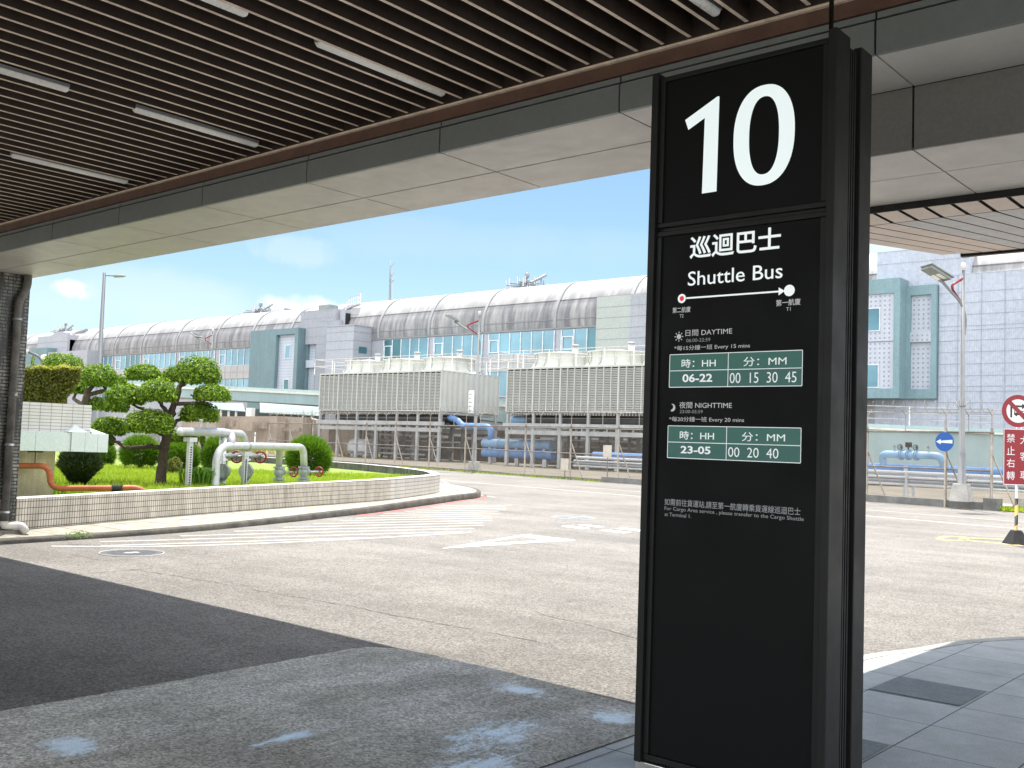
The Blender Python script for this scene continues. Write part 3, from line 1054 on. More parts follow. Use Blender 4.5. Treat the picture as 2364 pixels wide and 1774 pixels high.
def letters(g, s, x0, x1, z0_, z1_, m=0, bold=0.0, plane=None, d=.0012):
    """flat lettering whose ink fills the box x0..x1, z0..z1 on the sign face (or on a plane of its own)"""
    cu = bpy.data.curves.new('lettering', 'FONT')
    cu.body = s
    cu.size = 1
    cu.offset = bold
    cu.resolution_u = 3
    ob = bpy.data.objects.new('lettering', cu)
    COL.objects.link(ob)
    bpy.context.view_layer.update()
    me = bpy.data.meshes.new_from_object(ob.evaluated_get(DG()))
    xs_ = [v.co.x for v in me.vertices]
    ys_ = [v.co.y for v in me.vertices]
    if xs_:
        ax, bx, ay, by = min(xs_), max(xs_), min(ys_), max(ys_)
        pf = plane or (lambda x, z: Vector((x, FY - d, z)))
        i = len(g.v)
        for v in me.vertices:
            g.v.append(pf(lerp(x0, x1, (v.co.x - ax) / (bx - ax)), lerp(z0_, z1_, (v.co.y - ay) / (by - ay))))
        for p in me.polygons:
            g.f.append([i + k for k in p.vertices])
            g.mi.append(m)
            g.sm.append(False)
    bpy.data.objects.remove(ob)
    bpy.data.curves.remove(cu)
    bpy.data.meshes.remove(me)


g = MB()
one = [(-2.643, 3.357), (-2.463, 3.442), (-2.452, 3.440), (-2.456, 2.968), (-2.537, 2.968), (-2.531, 3.347), (-2.623, 3.303)]
outline(g, one[:1] + one[5:] )
outline(g, [one[0], one[1], one[2], (-2.4525, 3.37), (-2.531, 3.347)])
outline(g, [(-2.531, 3.347), (-2.4525, 3.37), one[3], one[4]])
ringface(g, sup(-2.212, 3.206, .158, .242, .88), sup(-2.21, 3.204, .077, .188, .86))
g.build('lettering', M_lit, np_)
g = MB()
letters(g, '巡迴巴士', -2.598, -2.113, 2.645, 2.757, 0, .018)
g.build('title_lettering', M_lit2, rp)
g = MB()
letters(g, 'Shuttle Bus', -2.604, -2.101, 2.513, 2.584, 0, .004)
g.build('title_lettering', M_lit2, rp)
g = MB()
ringface(g, circ(-2.636, 2.453, .023), circ(-2.636, 2.453, .0125))
outline(g, circ(-2.066, 2.452, .0265))
outline(g, [(-2.611, 2.449), (-2.118, 2.447), (-2.118, 2.455), (-2.611, 2.457)])
outline(g, [(-2.119, 2.433), (-2.088, 2.4515), (-2.119, 2.47)])
g.build('route_line', M_lit2, rp)
g = MB()
outline(g, circ(-2.636, 2.453, .012))
g.build('route_dot', M_reddot, rp)
g = MB()
letters(g, '第二航廈', -2.688, -2.585, 2.382, 2.411, 0, .01)
letters(g, 'T2', -2.646, -2.624, 2.358, 2.374)
g.build('station_lettering', M_lit3, rp)
g = MB()
letters(g, '第一航廈', -2.131, -2.010, 2.382, 2.413, 0, .01)
letters(g, 'T1', -2.080, -2.058, 2.358, 2.374)
g.build('station_lettering', M_lit3, rp)
g = MB()
outline(g, circ(-2.647, 2.263, .0125))
for i in range(8):
    a = math.pi * i / 4
    c, s_ = math.cos(a), math.sin(a)
    q = lambda r_, w: (-2.647 + r_ * c - w * s_, 2.263 + r_ * s_ + w * c)
    outline(g, [q(.017, -.0022), q(.025, -.0022), q(.025, .0022), q(.017, .0022)])
g.build('sun_symbol', M_lit3, rp)
g = MB()
letters(g, '日間 DAYTIME', -2.610, -2.354, 2.263, 2.294, 0, 0)
g.build('day_lettering', M_lit3, rp)
g = MB()
letters(g, '*每15分鐘一班 Every 15 mins', -2.672, -2.259, 2.190, 2.218)
g.build('day_lettering', M_lit3, rp)
g = MB()
letters(g, '夜間 NIGHTTIME', -2.635, -2.347, 1.907, 1.939)
g.build('night_lettering', M_lit3, rp)
g = MB()
letters(g, '*每20分鐘一班 Every 20 mins', -2.691, -2.281, 1.838, 1.866)
g.build('night_lettering', M_lit3, rp)
g = MB()
mo = circ(-2.676, 1.910, .018, 24)
mi_ = [(x_ if x_ < -2.676 + .006 else -2.676 - .0 + (x_ + 2.676) * -.1, z_) for x_, z_ in mo]
cres = [(-2.676 + .019 * math.cos(a), 1.910 + .019 * math.sin(a)) for a in [R(-110 + 20 * i) for i in range(12)]]
cres_i = [(-2.684 + .0145 * math.cos(a), 1.914 + .0145 * math.sin(a)) for a in [R(-80 + 14.5 * i) for i in range(12)]]
for k in range(11):
    outline(g, [cres[k], cres[k + 1], cres_i[k + 1], cres_i[k]])
g.build('moon_symbol', M_lit3, rp)
g = MB()
letters(g, '06:00-22:59', -2.604, -2.471, 2.233, 2.250)
g.build('hours_lettering', M_lit4, rp)
g = MB()
letters(g, '23:00-05:59', -2.632, -2.503, 1.883, 1.899)
g.build('hours_lettering', M_lit4, rp)
g = MB()
letters(g, '如需前往貨運站,請至第一航廈轉乘貨運線巡迴巴士', -2.705, -1.992, 1.426, 1.461, 0, .004)
letters(g, 'For Cargo Area service , please transfer to the Cargo Shuttle', -2.704, -1.976, 1.398, 1.421)
letters(g, 'at Terminal 1.', -2.703, -2.553, 1.374, 1.392)
g.build('footnote_lettering', M_lit4, rp)
for (za_, zm, zb_, h, vals, sp) in ((2.174, 2.093, 2.0115, '06-22', '00  15  30  45', -2.023), (1.820, 1.740, 1.662, '23-05', '00  20  40', -2.104)):
    g = MB()
    xa, xm, xb = -2.696, -2.371, -1.996
    outline(g, [(xa, zm), (xb, zm), (xb, za_), (xa, za_)], 0, .0008)
    outline(g, [(xa, zb_), (xb, zb_), (xb, zm), (xa, zm)], 1, .0008)
    q = g.build('timetable', [M_green, M_green2], rp)
    g = MB()
    w = .0016
    for a, b, c, d in ((xa, xb, za_ - w, za_ + w), (xa, xb, zb_ - w, zb_ + w), (xa, xb, zm - w, zm + w)):
        outline(g, [(a, c), (b, c), (b, d), (a, d)])
    for x_ in (xa, xm, xb):
        for c, d in ((zb_ + w, zm - w), (zm + w, za_ - w)):
            outline(g, [(x_ - w, c), (x_ + w, c), (x_ + w, d), (x_ - w, d)])
    letters(g, '時：HH', -2.628, -2.438, zm + .014, za_ - .024, 0, .006)
    letters(g, '分：MM', -2.291, -2.073, zm + .014, za_ - .024)
    letters(g, h, -2.621, -2.455, zb_ + .024, zm - .017, 0, .022)
    letters(g, vals, -2.361, sp, zb_ + .016, zm - .016, 0, -.004)
    g.build('lettering', M_litt, q)

# ------------------------------------------------------------------ tiled column with its drainpipe
t = thing('tiled_column', 'stained grey tiled column on a concrete plinth at the left edge', 'column', (-16.0, 6.45, 0))
g = MB()
x0, x1, y0, y1 = -16.5, -15.62, 5.9, 6.82
cs = [(x0, y0), (x1, y0), (x1, y1), (x0, y1)]
u = 0
for k in range(4):
    a, b = cs[k], cs[(k + 1) % 4]
    l = math.hypot(b[0] - a[0], b[1] - a[1])
    g.face([(a[0], a[1], .16), (b[0], b[1], .16), (b[0], b[1], 4.0), (a[0], a[1], 4.0)], 0, [(u, .16), (u + l, .16), (u + l, 4), (u, 4)])
    u += l
g.build('shaft', M_ctile, t)
g = MB()
g.box(-16.6, -15.5, 5.8, 6.93, -.02, .165)
g.build('plinth', M_plinth, t, .02)
t = thing('drainpipe', 'dirty grey drainpipe with elbow running down the tiled column', 'pipe', (-15.55, 6.72, .2))
g = MB()
g.tube(arc([(-15.53, 6.74, 4.02), (-15.53, 6.74, 3.80), (-15.55, 6.63, 3.58), (-15.55, 6.63, .26)], 5), .056, 14)
g.tube([(-15.55, 6.63, 2.16), (-15.55, 6.63, 2.22)], .07, 14)
g.build('pipe', M_pipe_old, t)
for z in (3.3, 1.42, .42):
    g = MB()
    g.tube([(-15.55, 6.63, z), (-15.55, 6.63, z + .03)], .068, 14)
    g.box(-15.63, -15.55, 6.62, 6.64, z, z + .03)
    g.build('bracket', M_galv, t)
g = MB()
g.tube(arc([(-15.55, 6.63, .30), (-15.55, 6.63, .23), (-15.48, 6.86, .23), (-15.46, 6.92, .12)], 5), .058, 14)
g.build('outlet_elbow', M_pvc, t)

# ------------------------------------------------------------------ small tiled hut behind the wall
HX = -18.5
t = thing('utility_hut', 'small hut with white tiled top and pale metal band behind the wall', 'hut', (-19.4, 8.3, .43))
fy = lambda x, y, X=HX: (gx(*zA(x, y), X).y, gx(*zA(x, y), X).z)
yr, zt_ = fy(503, 797)
_, zm_ = fy(400, 950)
g = MB()
g.face([(HX, 6.5, zm_), (HX, yr, zm_), (HX, yr, zt_), (HX, 6.5, zt_)], 0, [(6.5, 0), (yr, 0), (yr, zt_ - zm_), (6.5, zt_ - zm_)])
g.face([(HX, yr, zm_), (HX - 2.2, yr, zm_), (HX - 2.2, yr, zt_), (HX, yr, zt_)], 0, [(0, 0), (2.2, 0), (2.2, 1), (0, 1)])
g.face([(HX, 6.5, zt_), (HX, yr, zt_), (HX - 2.2, yr, zt_), (HX - 2.2, 6.5, zt_)], 1)
g.build('tiled_parapet', [M_htile, M_cap], t)
g = MB()
yb_, zb0 = fy(575, 1053)
_, zb1 = fy(575, 955)
s0, s1, s2 = fy(372, 1000)[0], fy(447, 1000)[0], fy(452, 1000)[0]
s3 = fy(180, 1000)[0]
s4 = fy(520, 1000)[0]
g.box(HX - .25, HX + .10, 6.4, s3 - .002, zb0, zb1 + .01)
g.box(HX - .25, HX + .10, s3 + .002, s0, zb0, zb1 + .01)
g.box(HX - .25, HX + .10, s2, s4 - .002, zb0 - .005, zb1)
g.box(HX - .25, HX + .10, s4 + .002, yb_, zb0 - .005, zb1)
g.box(HX - .25, HX + .13, s0 + .004, s1, zb0, zb1 + .03)
a = Vector((HX, (s0 + s1) / 2 - .02, zb1 + .16))
q = [Vector((HX + .13, s0 - .06, zb1 + .02)), Vector((HX + .13, s1 + .03, zb1 + .03)), Vector((HX, s1 + .03, zb1 + .03)), Vector((HX, s0 - .1, zb1 + .02))]
for k in range(4):
    g.face([q[k], q[(k + 1) % 4], a])
g.face([(HX + .10, yr + .0, zb1 + .003), (HX + .10, yb_ - .05, zb1 + .003), (HX - .2, yr + .03, zb1 + .12)])
g.build('metal_band', M_flash, t, .004)
g = MB()
yw = fy(247, 1200, HX - .35)[0]
g.box(HX - 2.3, HX - .35, 6.0, yw, .4, zb0 + .02)
yw2 = fy(302, 1080, HX - .5)[0]
g.box(HX - 2.2, HX - .5, yw + .002, yw2, .4, zb0 + .02)
g.build('lower_wall', M_beige, t)
g = MB()
hz = fy(203, 1060)
g.box(HX - .12, HX - .02, hz[0] - .12, hz[0] + .12, zb0 - .03, zb0 + .002)
g.tube([(HX - .07, hz[0], zb0), (HX - .07, hz[0] + .005, zb0 - .30)], .008, 6)
g.build('pipe_hanger', M_rub, t)
dO = dep((HX - .07, hz[0], 1.0))
t = thing('orange_pipe', 'faded orange drain pipe stepping down from the hut to the wall', 'pipe', gd(*zA(520, 1252), dO))
g = MB()
pp = [gd(*zA(60, 1128), dO), gd(*zA(270, 1128), dO), gd(*zA(276, 1252), dO), gd(*zA(620, 1251), dO + .2), gd(*zA(745, 1248), dO + .4), gd(*zA(800, 1275), dO + .45)]
g.tube(arc(pp, 6), .052, 14)
for q in ((268, 1150), (275, 1215)):
    c = gd(*zA(*q), dO)
    g.tube([c - Vector((0, 0, .012)), c + Vector((0, 0, .012))], .056, 14)
g.build('pipe', M_orange, t)
g = MB()
for q in (628, 655):
    c = gd(*zA(q, 1250), dO + .22)
    e = (gd(*zA(q + 1, 1250), dO + .22) - c).normalized()
    g.tube([c - e * .045, c + e * .045], .062, 14)
c = gd(*zA(632, 1262), dO + .22)
g.box(c.x - .08, c.x + .08, c.y - .06, c.y + .06, c.z - .12, c.z - .02)
g.build('coupling', M_rub, t)

# ------------------------------------------------------------------ silver pipework with red handwheels
def pdp(x): return 22.7 + (x - 190) / 1460 * 4.8
def pb(x, y, d=0.0): return gd(*zb(x, y), pdp(x) + d)
def pw_(n, x): return n * .18083 * pdp(x) / F


def down(x, y, z, d=0.0):
    p = pb(x, y, d)
    return Vector((p.x, p.y, z))


t = thing('silver_pipework', 'silver painted pipe manifold with bends rising behind the low wall', 'pipework', down(900, 1000, .43))
g = MB()
r1 = pw_(54, 550)
g.tube(arc([down(550, 900, .35), down(560, 700, pb(560, 725).z), pb(1000, 722), pb(1660, 735), down(1668, 1000, pb(1665, 975).z)], 8), [r1] * 10 + [r1 * .96] * 8 + [r1 * .94] * 20 if False else r1 * .96, 18)
g.tube([down(1360, 735, pb(1360, 735).z), down(1360, 735, pb(1355, 985).z)], pw_(42, 1360), 16)
g.build('lower_header', M_silver, t)
g = MB()
g.tube(arc([pb(90, 538, .5), pb(600, 541, .5), pb(745, 560, .45), down(738, 700, pb(738, 712).z)], 8), pw_(54, 400), 18)
g.ball(pb(92, 538, .5), pw_(54, 100), pw_(54, 100), pw_(54, 100))
g.build('upper_header', M_silver, t)
g = MB()
g.tube(arc([pb(600, 560, 1.3), pb(880, 562, 1.3), down(925, 700, pb(925, 720).z, 1.3)], 8), pw_(50, 900), 16)
g.tube([down(640, 600, .4, 1.3), down(640, 600, pb(640, 610, 1.3).z, 1.3)], pw_(50, 640), 14)
g.build('rear_bend', M_silver, t)
for x, y in ((185, 540), (945, 722)):
    g = MB()
    p, q = pb(x - 5, y, .5 if x < 500 else 0), pb(x + 5, y, .5 if x < 500 else 0)
    g.tube([p, q], pw_(57, x), 18)
    g.build('weld_collar', M_valve, t)
for x, zt2, d in ((205, pb(205, 600, .5).z, .5), (915, pb(915, 780).z, 0)):
    g = MB()
    p = down(x, 900, .4, d)
    g.box(p.x - .055, p.x + .055, p.y - .05, p.y + .05, .4, zt2 - .12)
    g.box(p.x - .13, p.x + .13, p.y - .10, p.y + .10, zt2 - .12, zt2 - .02)
    for i in range(16):
        z = .5 + i * (zt2 - .7) / 16
        g.box(p.x + .0551, p.x + .06, p.y - .02, p.y + .02, z, z + .03, 1)
    g.build('support_post', [M_galv, M_gap], t)
g = MB()
p = pb(350, 480, .5)
g.tube([p, p + Vector((0, 0, .12)), p + Vector((0, 0, .16)), p + Vector((0, 0, .19))], [.018, .018, .05, .05], 10)
g.build('air_vent', M_silver, t)
g = MB()
p = pb(1040, 670)
g.tube([p - Vector((0, 0, .02)), p + Vector((0, 0, .25))], .016, 8)
g.tube([p + Vector((0, 0, .19)), p + Vector((.05, -.03, .17))], .02, 8)
g.build('air_vent', M_silver, t)


def handwheel(par, c, nrm, R_, m):
    nrm = Vector(nrm).normalized()
    g = MB()
    g.ring(c, nrm, R_, R_ * .17, 24, 8)
    a = nrm.orthogonal().normalized()
    b = nrm.cross(a)
    for k in range(5):
        th = 2 * math.pi * k / 5 + .3
        g.tube([c, Vector(c) + (a * math.cos(th) + b * math.sin(th)) * R_], R_ * .07, 6)
    g.tube([Vector(c) - nrm * R_ * .2, Vector(c) + nrm * R_ * .2], R_ * .22, 10)
    return g.build('handwheel', m, par)


def gate_valve(x, y, wx, wy, lab, vert=True):
    """valve on a vertical pipe with its stem to the right"""
    c = down(x, y, pb(x, y).z)
    t = thing('gate_valve', lab, 'valve', (c.x, c.y, .43), 0, 'valves with red handwheels')
    w = pb(wx, wy, .0)
    s_ = (w - c)
    s_.z = 0
    s_.normalize()
    s_ = (s_ + Vector((.10, -.25, 0))).normalized()
    g = MB()
    r = pw_(42, x)
    g.tube([Vector((c.x, c.y, .4)), Vector((c.x, c.y, c.z - .12)), c - Vector((0, 0, .05)), c + Vector((0, 0, .05)), Vector((c.x, c.y, c.z + .13)), Vector((c.x, c.y, pb(x, 985).z))], [r, r, r * 1.5, r * 1.5, r, r], 16)
    for z in (pb(x, 995).z, c.z - .17, .52):
        g.tube([Vector((c.x, c.y, z - .025)), Vector((c.x, c.y, z + .025))], r * 1.75, 18, smooth=False)
    g.tube([c, c + s_ * r * 2.2], r * .95, 12)
    g.build('body', M_valve, t)
    g = MB()
    end = c + s_ * (w - c).length
    end.z = c.z
    g.tube([c + s_ * r, end + s_ * .13], r * .3, 10)
    g.build('stem', M_silver, t)
    handwheel(t, end, s_, pw_(58, wx), M_wheel)


gate_valve(1350, 1055, 1530, 1078, 'valve under the straight tee of the silver header, its red wheel low by the wall')
gate_valve(1665, 1050, 1850, 1075, 'end valve below the last bend of the silver pipe, red wheel facing right')


def butterfly(x, wx, wy, lab, d):
    c = down(x, 1040, pb(x, 1040, d).z, d)
    t = thing('disc_valve', lab, 'valve', (c.x, c.y, .43), 0, 'disc valves behind the riser')
    g = MB()
    r = pw_(50, x)
    g.tube([Vector((c.x, c.y, .4)), c], r * .9, 14)
    n_ = Vector((.45, -.9, 0))
    g.disc(c, n_, pw_(98, x), 28, 0, .10)
    for k in range(8):
        a = 2 * math.pi * k / 8
        p = c + (Vector((0, 0, 1)) * math.sin(a) + n_.normalized().cross(Vector((0, 0, 1))) * math.cos(a)) * pw_(78, x)
        g.tube([p - n_ * .06, p + n_ * .06], .014, 6)
    g.tube([c, Vector((c.x, c.y, pb(x, 840, d).z))], r * .55, 12)
    g.tube([Vector((c.x, c.y, pb(x, 905, d).z)), Vector((c.x, c.y, pb(x, 880, d).z))], r * 1.1, 12)
    zz_ = pb(x, 848, d).z
    for dz in (-.16, -.30):
        g.tube([c + Vector((0, 0, dz)), c + Vector((0, 0, dz - .03))], r * 1.3, 14)
    g.build('body', M_valve, t)
    g = MB()
    w = pb(wx, wy, d - .2)
    a = Vector((c.x, c.y, zz_))
    g.tube([a, a + Vector((.0, .0, .03)), Vector((w.x, w.y, zz_))], .05, 10)
    g.tube([Vector((w.x, w.y, zz_)), Vector((w.x, w.y, zz_)) + Vector((.30, -.12, 0))], .018, 8)
    g.build('gearbox', M_valve, t)
    handwheel(t, w, (.75, -.66, 0), pw_(72, wx), M_wheel)


butterfly(635, 812, 860, 'disc valve half hidden by the thick riser, red wheel beside the support post', .9)
butterfly(930, 1112, 862, 'disc valve behind the perforated support post, red wheel under the header', .9)

# ------------------------------------------------------------------ planting
def leaf_at(g, p, n_, l, w, m=0):
    n_ = n_.normalized()
    a = n_.orthogonal().normalized()
    th = random.uniform(0, 6.283)
    d = a * math.cos(th) + n_.cross(a) * math.sin(th)
    s_ = n_.cross(d)
    g.face([p - d * l * .5, p + s_ * w * .5 + n_ * l * .05, p + d * l * .5 - n_ * l * .12, p - s_ * w * .5 + n_ * l * .05], m)


def pad(g, c, rx, ry, rz, n, l, flatb=-.35, m=0, lump=.12, shell=.7):
    ph = [random.uniform(0, 6.28) for _ in range(6)]
    for _ in range(n):
        z = random.uniform(-.75, 1)
        a = random.uniform(0, 6.283)
        s_ = math.sqrt(1 - z * z)
        d = Vector((s_ * math.cos(a), s_ * math.sin(a), z))
        k = 1 + lump * (math.sin(3 * a + ph[0]) * math.cos(2 * z + ph[1]) + .6 * math.sin(5 * a + 4 * z + ph[2]))
        rr = random.uniform(shell, 1.0) ** .5 * k
        if random.random() < .07:
            rr *= random.uniform(1.03, 1.2)
        p = Vector((d.x * rx * rr, d.y * ry * rr, max(d.z, flatb + random.uniform(-.12, .1)) * rz * rr))
        n_ = Vector((d.x / rx, d.y / ry, d.z / rz)).normalized() * .8 + Vector((random.gauss(0, .5), random.gauss(0, .5), random.gauss(.35, .4)))
        q = l * random.uniform(.7, 1.25)
        leaf_at(g, c + p, n_, q, q * .55, m)


def needles(g, c, rx, ry, rz, n, l, w=.008, m=0, updraft=.35, zmin=-.8):
    for _ in range(n):
        z = random.uniform(zmin, 1)
        a = random.uniform(0, 6.283)
        s_ = math.sqrt(max(0, 1 - z * z))
        d = Vector((s_ * math.cos(a), s_ * math.sin(a), z))
        rr = random.uniform(.72, 1.0) * (1.0 if random.random() > .06 else random.uniform(1.02, 1.12))
        k = 1 + .06 * math.sin(4 * a + c.x) * math.cos(3 * z + c.y)
        p = c + Vector((d.x * rx, d.y * ry, d.z * rz)) * rr * k
        t_ = (d + Vector((random.gauss(0, .25), random.gauss(0, .25), updraft + random.gauss(0, .25)))).normalized()
        s2 = t_.cross(Vector((random.gauss(0, 1), random.gauss(0, 1), random.gauss(0, 1)))).normalized()
        q = l * random.uniform(.6, 1.3)
        g.face([p - s2 * w, p + s2 * w, p + t_ * q], m)


def limb(g, pts, r0, r1, n=9):
    q = arc(pts, 5)
    m = len(q)
    q = [p + Vector((random.gauss(0, .012), random.gauss(0, .012), random.gauss(0, .008))) for p in q]
    g.tube(q, [lerp(r0, r1, i / (m - 1)) * random.uniform(.9, 1.12) for i in range(m)], n)


def ga(x, y, d): return gd(*zA(x, y), d)
def ma(n, d): return n * .4217 * d / F


def topiary(name, label, loc, d0, pads, limbs, leaf, dens, L, group='cloud pruned trees on the lawn'):
    t = thing(name, label, 'tree', loc, 0, group)
    g = MB()
    for pts, r0, r1 in limbs:
        limb(g, [ga(x, y, d0 + dd) for x, y, dd in pts], r0, r1)
    g.build('trunk', M_bark, t)
    for (x, y, rx, ry, dd) in pads:
        d = d0 + dd
        g = MB()
        a, b = ma(rx, d) * 1.1, ma(ry, d) * 1.08
        pad(g, ga(x, y, d) - Vector((0, 0, b * .15)), a * .97, a * .85, b * 1.02, int(dens * a * a), leaf, -.40, 0, .09, .55)
        cc_ = ga(x, y, d) - Vector((0, 0, b * .05))
        g.ball(cc_, a * .6, a * .5, b * .45, 14, 8)
        g.build('crown', L, t)
    return t


topiary('pine_topiary', 'tall cloud pruned tree with many leaf pads in the lawn centre', (-22.05, 12.99, .43), 24.1,
        [(1088, 615, 122, 92, .3), (945, 632, 58, 55, .5), (868, 722, 104, 78, -.4), (688, 742, 108, 68, -.2), (1160, 734, 104, 56, -.1), (1090, 838, 108, 68, .2), (822, 893, 134, 80, -.6), (598, 915, 102, 62, .1),
         (640, 800, 70, 45, .8), (1000, 968, 92, 42, .5), (790, 622, 100, 55, 1.2), (580, 990, 50, 40, .4)],
        [([(885, 1240, 0), (890, 1090, 0), (912, 960, 0), (935, 850, 0), (965, 760, .1), (985, 690, .2), (1050, 650, .3)], .125, .05), ([(905, 1000, 0), (960, 880, .1), (1060, 850, .2)], .07, .03),
         ([(895, 1030, 0), (800, 1020, -.2), (690, 1035, -.2), (630, 990, 0), (590, 940, .1)], .06, .03), ([(930, 870, 0), (890, 800, -.2), (860, 760, -.4)], .06, .03), ([(960, 790, 0), (1080, 790, 0), (1150, 760, -.1)], .05, .02),
         ([(910, 960, 0), (860, 950, -.3), (820, 920, -.6)], .05, .03), ([(925, 880, 0), (800, 830, 0), (700, 780, -.2)], .05, .025)], .08, 8500, L_top)
topiary('pine_topiary', 'cloud pruned tree between the yellow hedge and the tallest one', ga(475, 1100, 29), 29,
        [(540, 642, 108, 76, 0), (535, 792, 62, 44, .2), (425, 705, 55, 38, .4), (655, 662, 42, 34, .8)],
        [([(470, 1100, 0), (462, 820, 0), (478, 720, 0), (520, 670, 0)], .16, .06), ([(465, 800, 0), (400, 760, .2), (420, 720, .4)], .06, .03), ([(480, 740, 0), (580, 715, .1), (560, 680, .1)], .06, .03), ([(465, 830, 0), (520, 810, .2)], .05, .03)], .092, 6000, L_top)
topiary('pine_topiary', 'farthest rounded tree crown rising behind the yellow hedge', ga(340, 1050, 33), 33, [(345, 572, 112, 62, 0), (300, 620, 80, 50, .3)],
        [([(340, 1050, 0), (345, 700, 0), (345, 600, 0)], .15, .06)], .08, 6500, L_top)

t = thing('clipped_hedge', 'boxy clipped hedge with yellow top growing behind the hut', 'hedge', ga(270, 1150, 24.5))
g = MB()
for _ in range(9000):
    x, y = random.uniform(60, 440), random.uniform(590, 800)
    if x > 300 and y > 800 - (440 - x) * .0 - max(0, (x - 330)) * 1.3:
        continue
    dd = random.choice((random.uniform(-.9, -.7), random.uniform(-.9, 1.0)))
    p = ga(x + random.gauss(0, 4), y, 24.5 + dd)
    q = random.uniform(.06, .11)
    leaf_at(g, p, Vector((random.gauss(.3, .6), random.gauss(-.6, .6), random.gauss(.5, .6))), q, q * .5)
g.build('foliage', L_yel, t)
g = MB()
for _ in range(1900):
    x = random.uniform(60, 440)
    p = ga(x, 592 + random.gauss(0, 5) + 6 * math.sin(x * .05), 24.5 + random.uniform(-.95, 1.0))
    q = random.uniform(.06, .1)
    leaf_at(g, p, Vector((random.gauss(0, .5), random.gauss(-.3, .5), 1)), q, q * .55)
g.build('yellow_top', L_ytop, t)
g = MB()
for x, x2 in ((200, 160), (240, 270), (215, 215), (260, 330)):
    limb(g, [ga(230, 1150, 24.5), ga(x, 850, 24.5), ga(x2, 700, 24.5)], .06, .02)
g.build('trunk', M_bark, t)
t = thing('young_shoot', 'thin leafy shoot sticking up above the yellow hedge', 'plant', ga(178, 640, 25.2))
g = MB()
for i in range(60):
    f_ = random.random()
    p = ga(178 + random.gauss(0, 9 * (1 - f_) + 3), 600 - 70 * f_, 25.2)
    q = random.uniform(.05, .09)
    leaf_at(g, p, Vector((random.gauss(0, 1), random.gauss(-.4, 1), .5)), q, q * .5)
g.tube([ga(178, 640, 25.2), ga(180, 530, 25.2)], .01, 5)
g.build('foliage', L_top, t)

for (nm, lab, bx, by, cx, cy, rx, ry, n, L, ll) in (
        ('round_bush', 'round feathery bush left of the main trunk, flat on top', 765, 1150, 765, 1055, 110, 88, 9000, L_ball, .17), ('round_bush', 'small round bush behind the metal band of the hut', 590, 1130, 585, 1072, 42, 62, 3000, L_ball, .15),
        ('round_bush', 'dense bush right of the main trunk, beside the support post', 1000, 1160, 992, 1078, 112, 84, 9000, L_ball, .16), ('round_bush', 'round bush seen left of the thick silver riser', 1165, 1170, 1172, 1070, 70, 94, 6500, L_ball, .16),
        ('round_bush', 'largest round green bush at the right end of the pipework', 1690, 1188, 1690, 1078, 132, 110, 12000, L_ball, .16)):
    B = gz(*zA(bx, by), .43)
    d = dep(B)
    t = thing(nm, lab, 'bush', B, 0, 'round bushes on the lawn')
    g = MB()
    c = ga(cx, cy, d)
    needles(g, c, ma(rx, d) * .93, ma(rx, d) * .85, ma(ry, d) * .95, n, ll, .011)
    needles(g, c, ma(rx, d) * .8, ma(rx, d) * .75, ma(ry, d) * .82, n // 3, ll, .014)
    g.build('foliage', L, t)
    g = MB()
    for k in range(5):
        a = k * 1.25
        limb(g, [B - Vector((0, 0, .05)), B + Vector((.1 * math.cos(a), .1 * math.sin(a), .25)), c + Vector((.3 * math.cos(a), .3 * math.sin(a), 0))], .035, .015, 6)
    g.build('stem', M_bark, t)
B = gz(*zA(437, 1243), .43)
d = dep(B)
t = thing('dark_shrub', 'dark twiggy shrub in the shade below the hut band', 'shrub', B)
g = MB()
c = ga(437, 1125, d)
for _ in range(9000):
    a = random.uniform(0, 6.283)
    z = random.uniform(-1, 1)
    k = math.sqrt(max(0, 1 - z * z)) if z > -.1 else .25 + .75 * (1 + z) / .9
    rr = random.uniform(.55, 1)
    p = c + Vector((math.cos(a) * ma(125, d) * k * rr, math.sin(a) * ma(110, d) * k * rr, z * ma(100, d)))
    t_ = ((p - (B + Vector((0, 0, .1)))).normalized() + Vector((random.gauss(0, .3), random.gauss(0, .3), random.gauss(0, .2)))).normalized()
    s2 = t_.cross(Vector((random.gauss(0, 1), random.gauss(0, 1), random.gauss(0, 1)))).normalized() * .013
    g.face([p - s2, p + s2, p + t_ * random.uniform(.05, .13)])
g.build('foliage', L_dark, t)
g = MB()
for k in range(11):
    a = k * .57
    limb(g, [B - Vector((0, 0, .05)), B + Vector((.12 * math.cos(a), .12 * math.sin(a), .2)), c + Vector((.36 * math.cos(a), .3 * math.sin(a), .1))], .022, .008, 5)
g.build('stem', M_bark, t)
for lab, bx, by, rx, ry, L in (('small yellow green shrub at the foot of the main trunk', 950, 1178, 42, 46, L_yel), ('small light shrub showing between pads and silver pipe', 1108, 1010, 16, 32, L_top)):
    B = gz(*zA(bx, by), .43) if by > 1100 else ga(bx, by + 30, 28.0)
    d = dep(B)
    t = thing('small_shrub', lab, 'shrub', B, 0, 'small shrubs on the lawn')
    g = MB()
    pad(g, ga(bx, by - ry, d), ma(rx, d), ma(rx, d), ma(ry, d), 900, .08, -.9, 0, .2, .4)
    g.build('foliage', L, t)
    g = MB()
    for k in range(4):
        limb(g, [B, ga(bx + (k - 1.5) * 9, by - ry * .8, d)], .02, .008, 5)
    g.build('stem', M_bark, t)
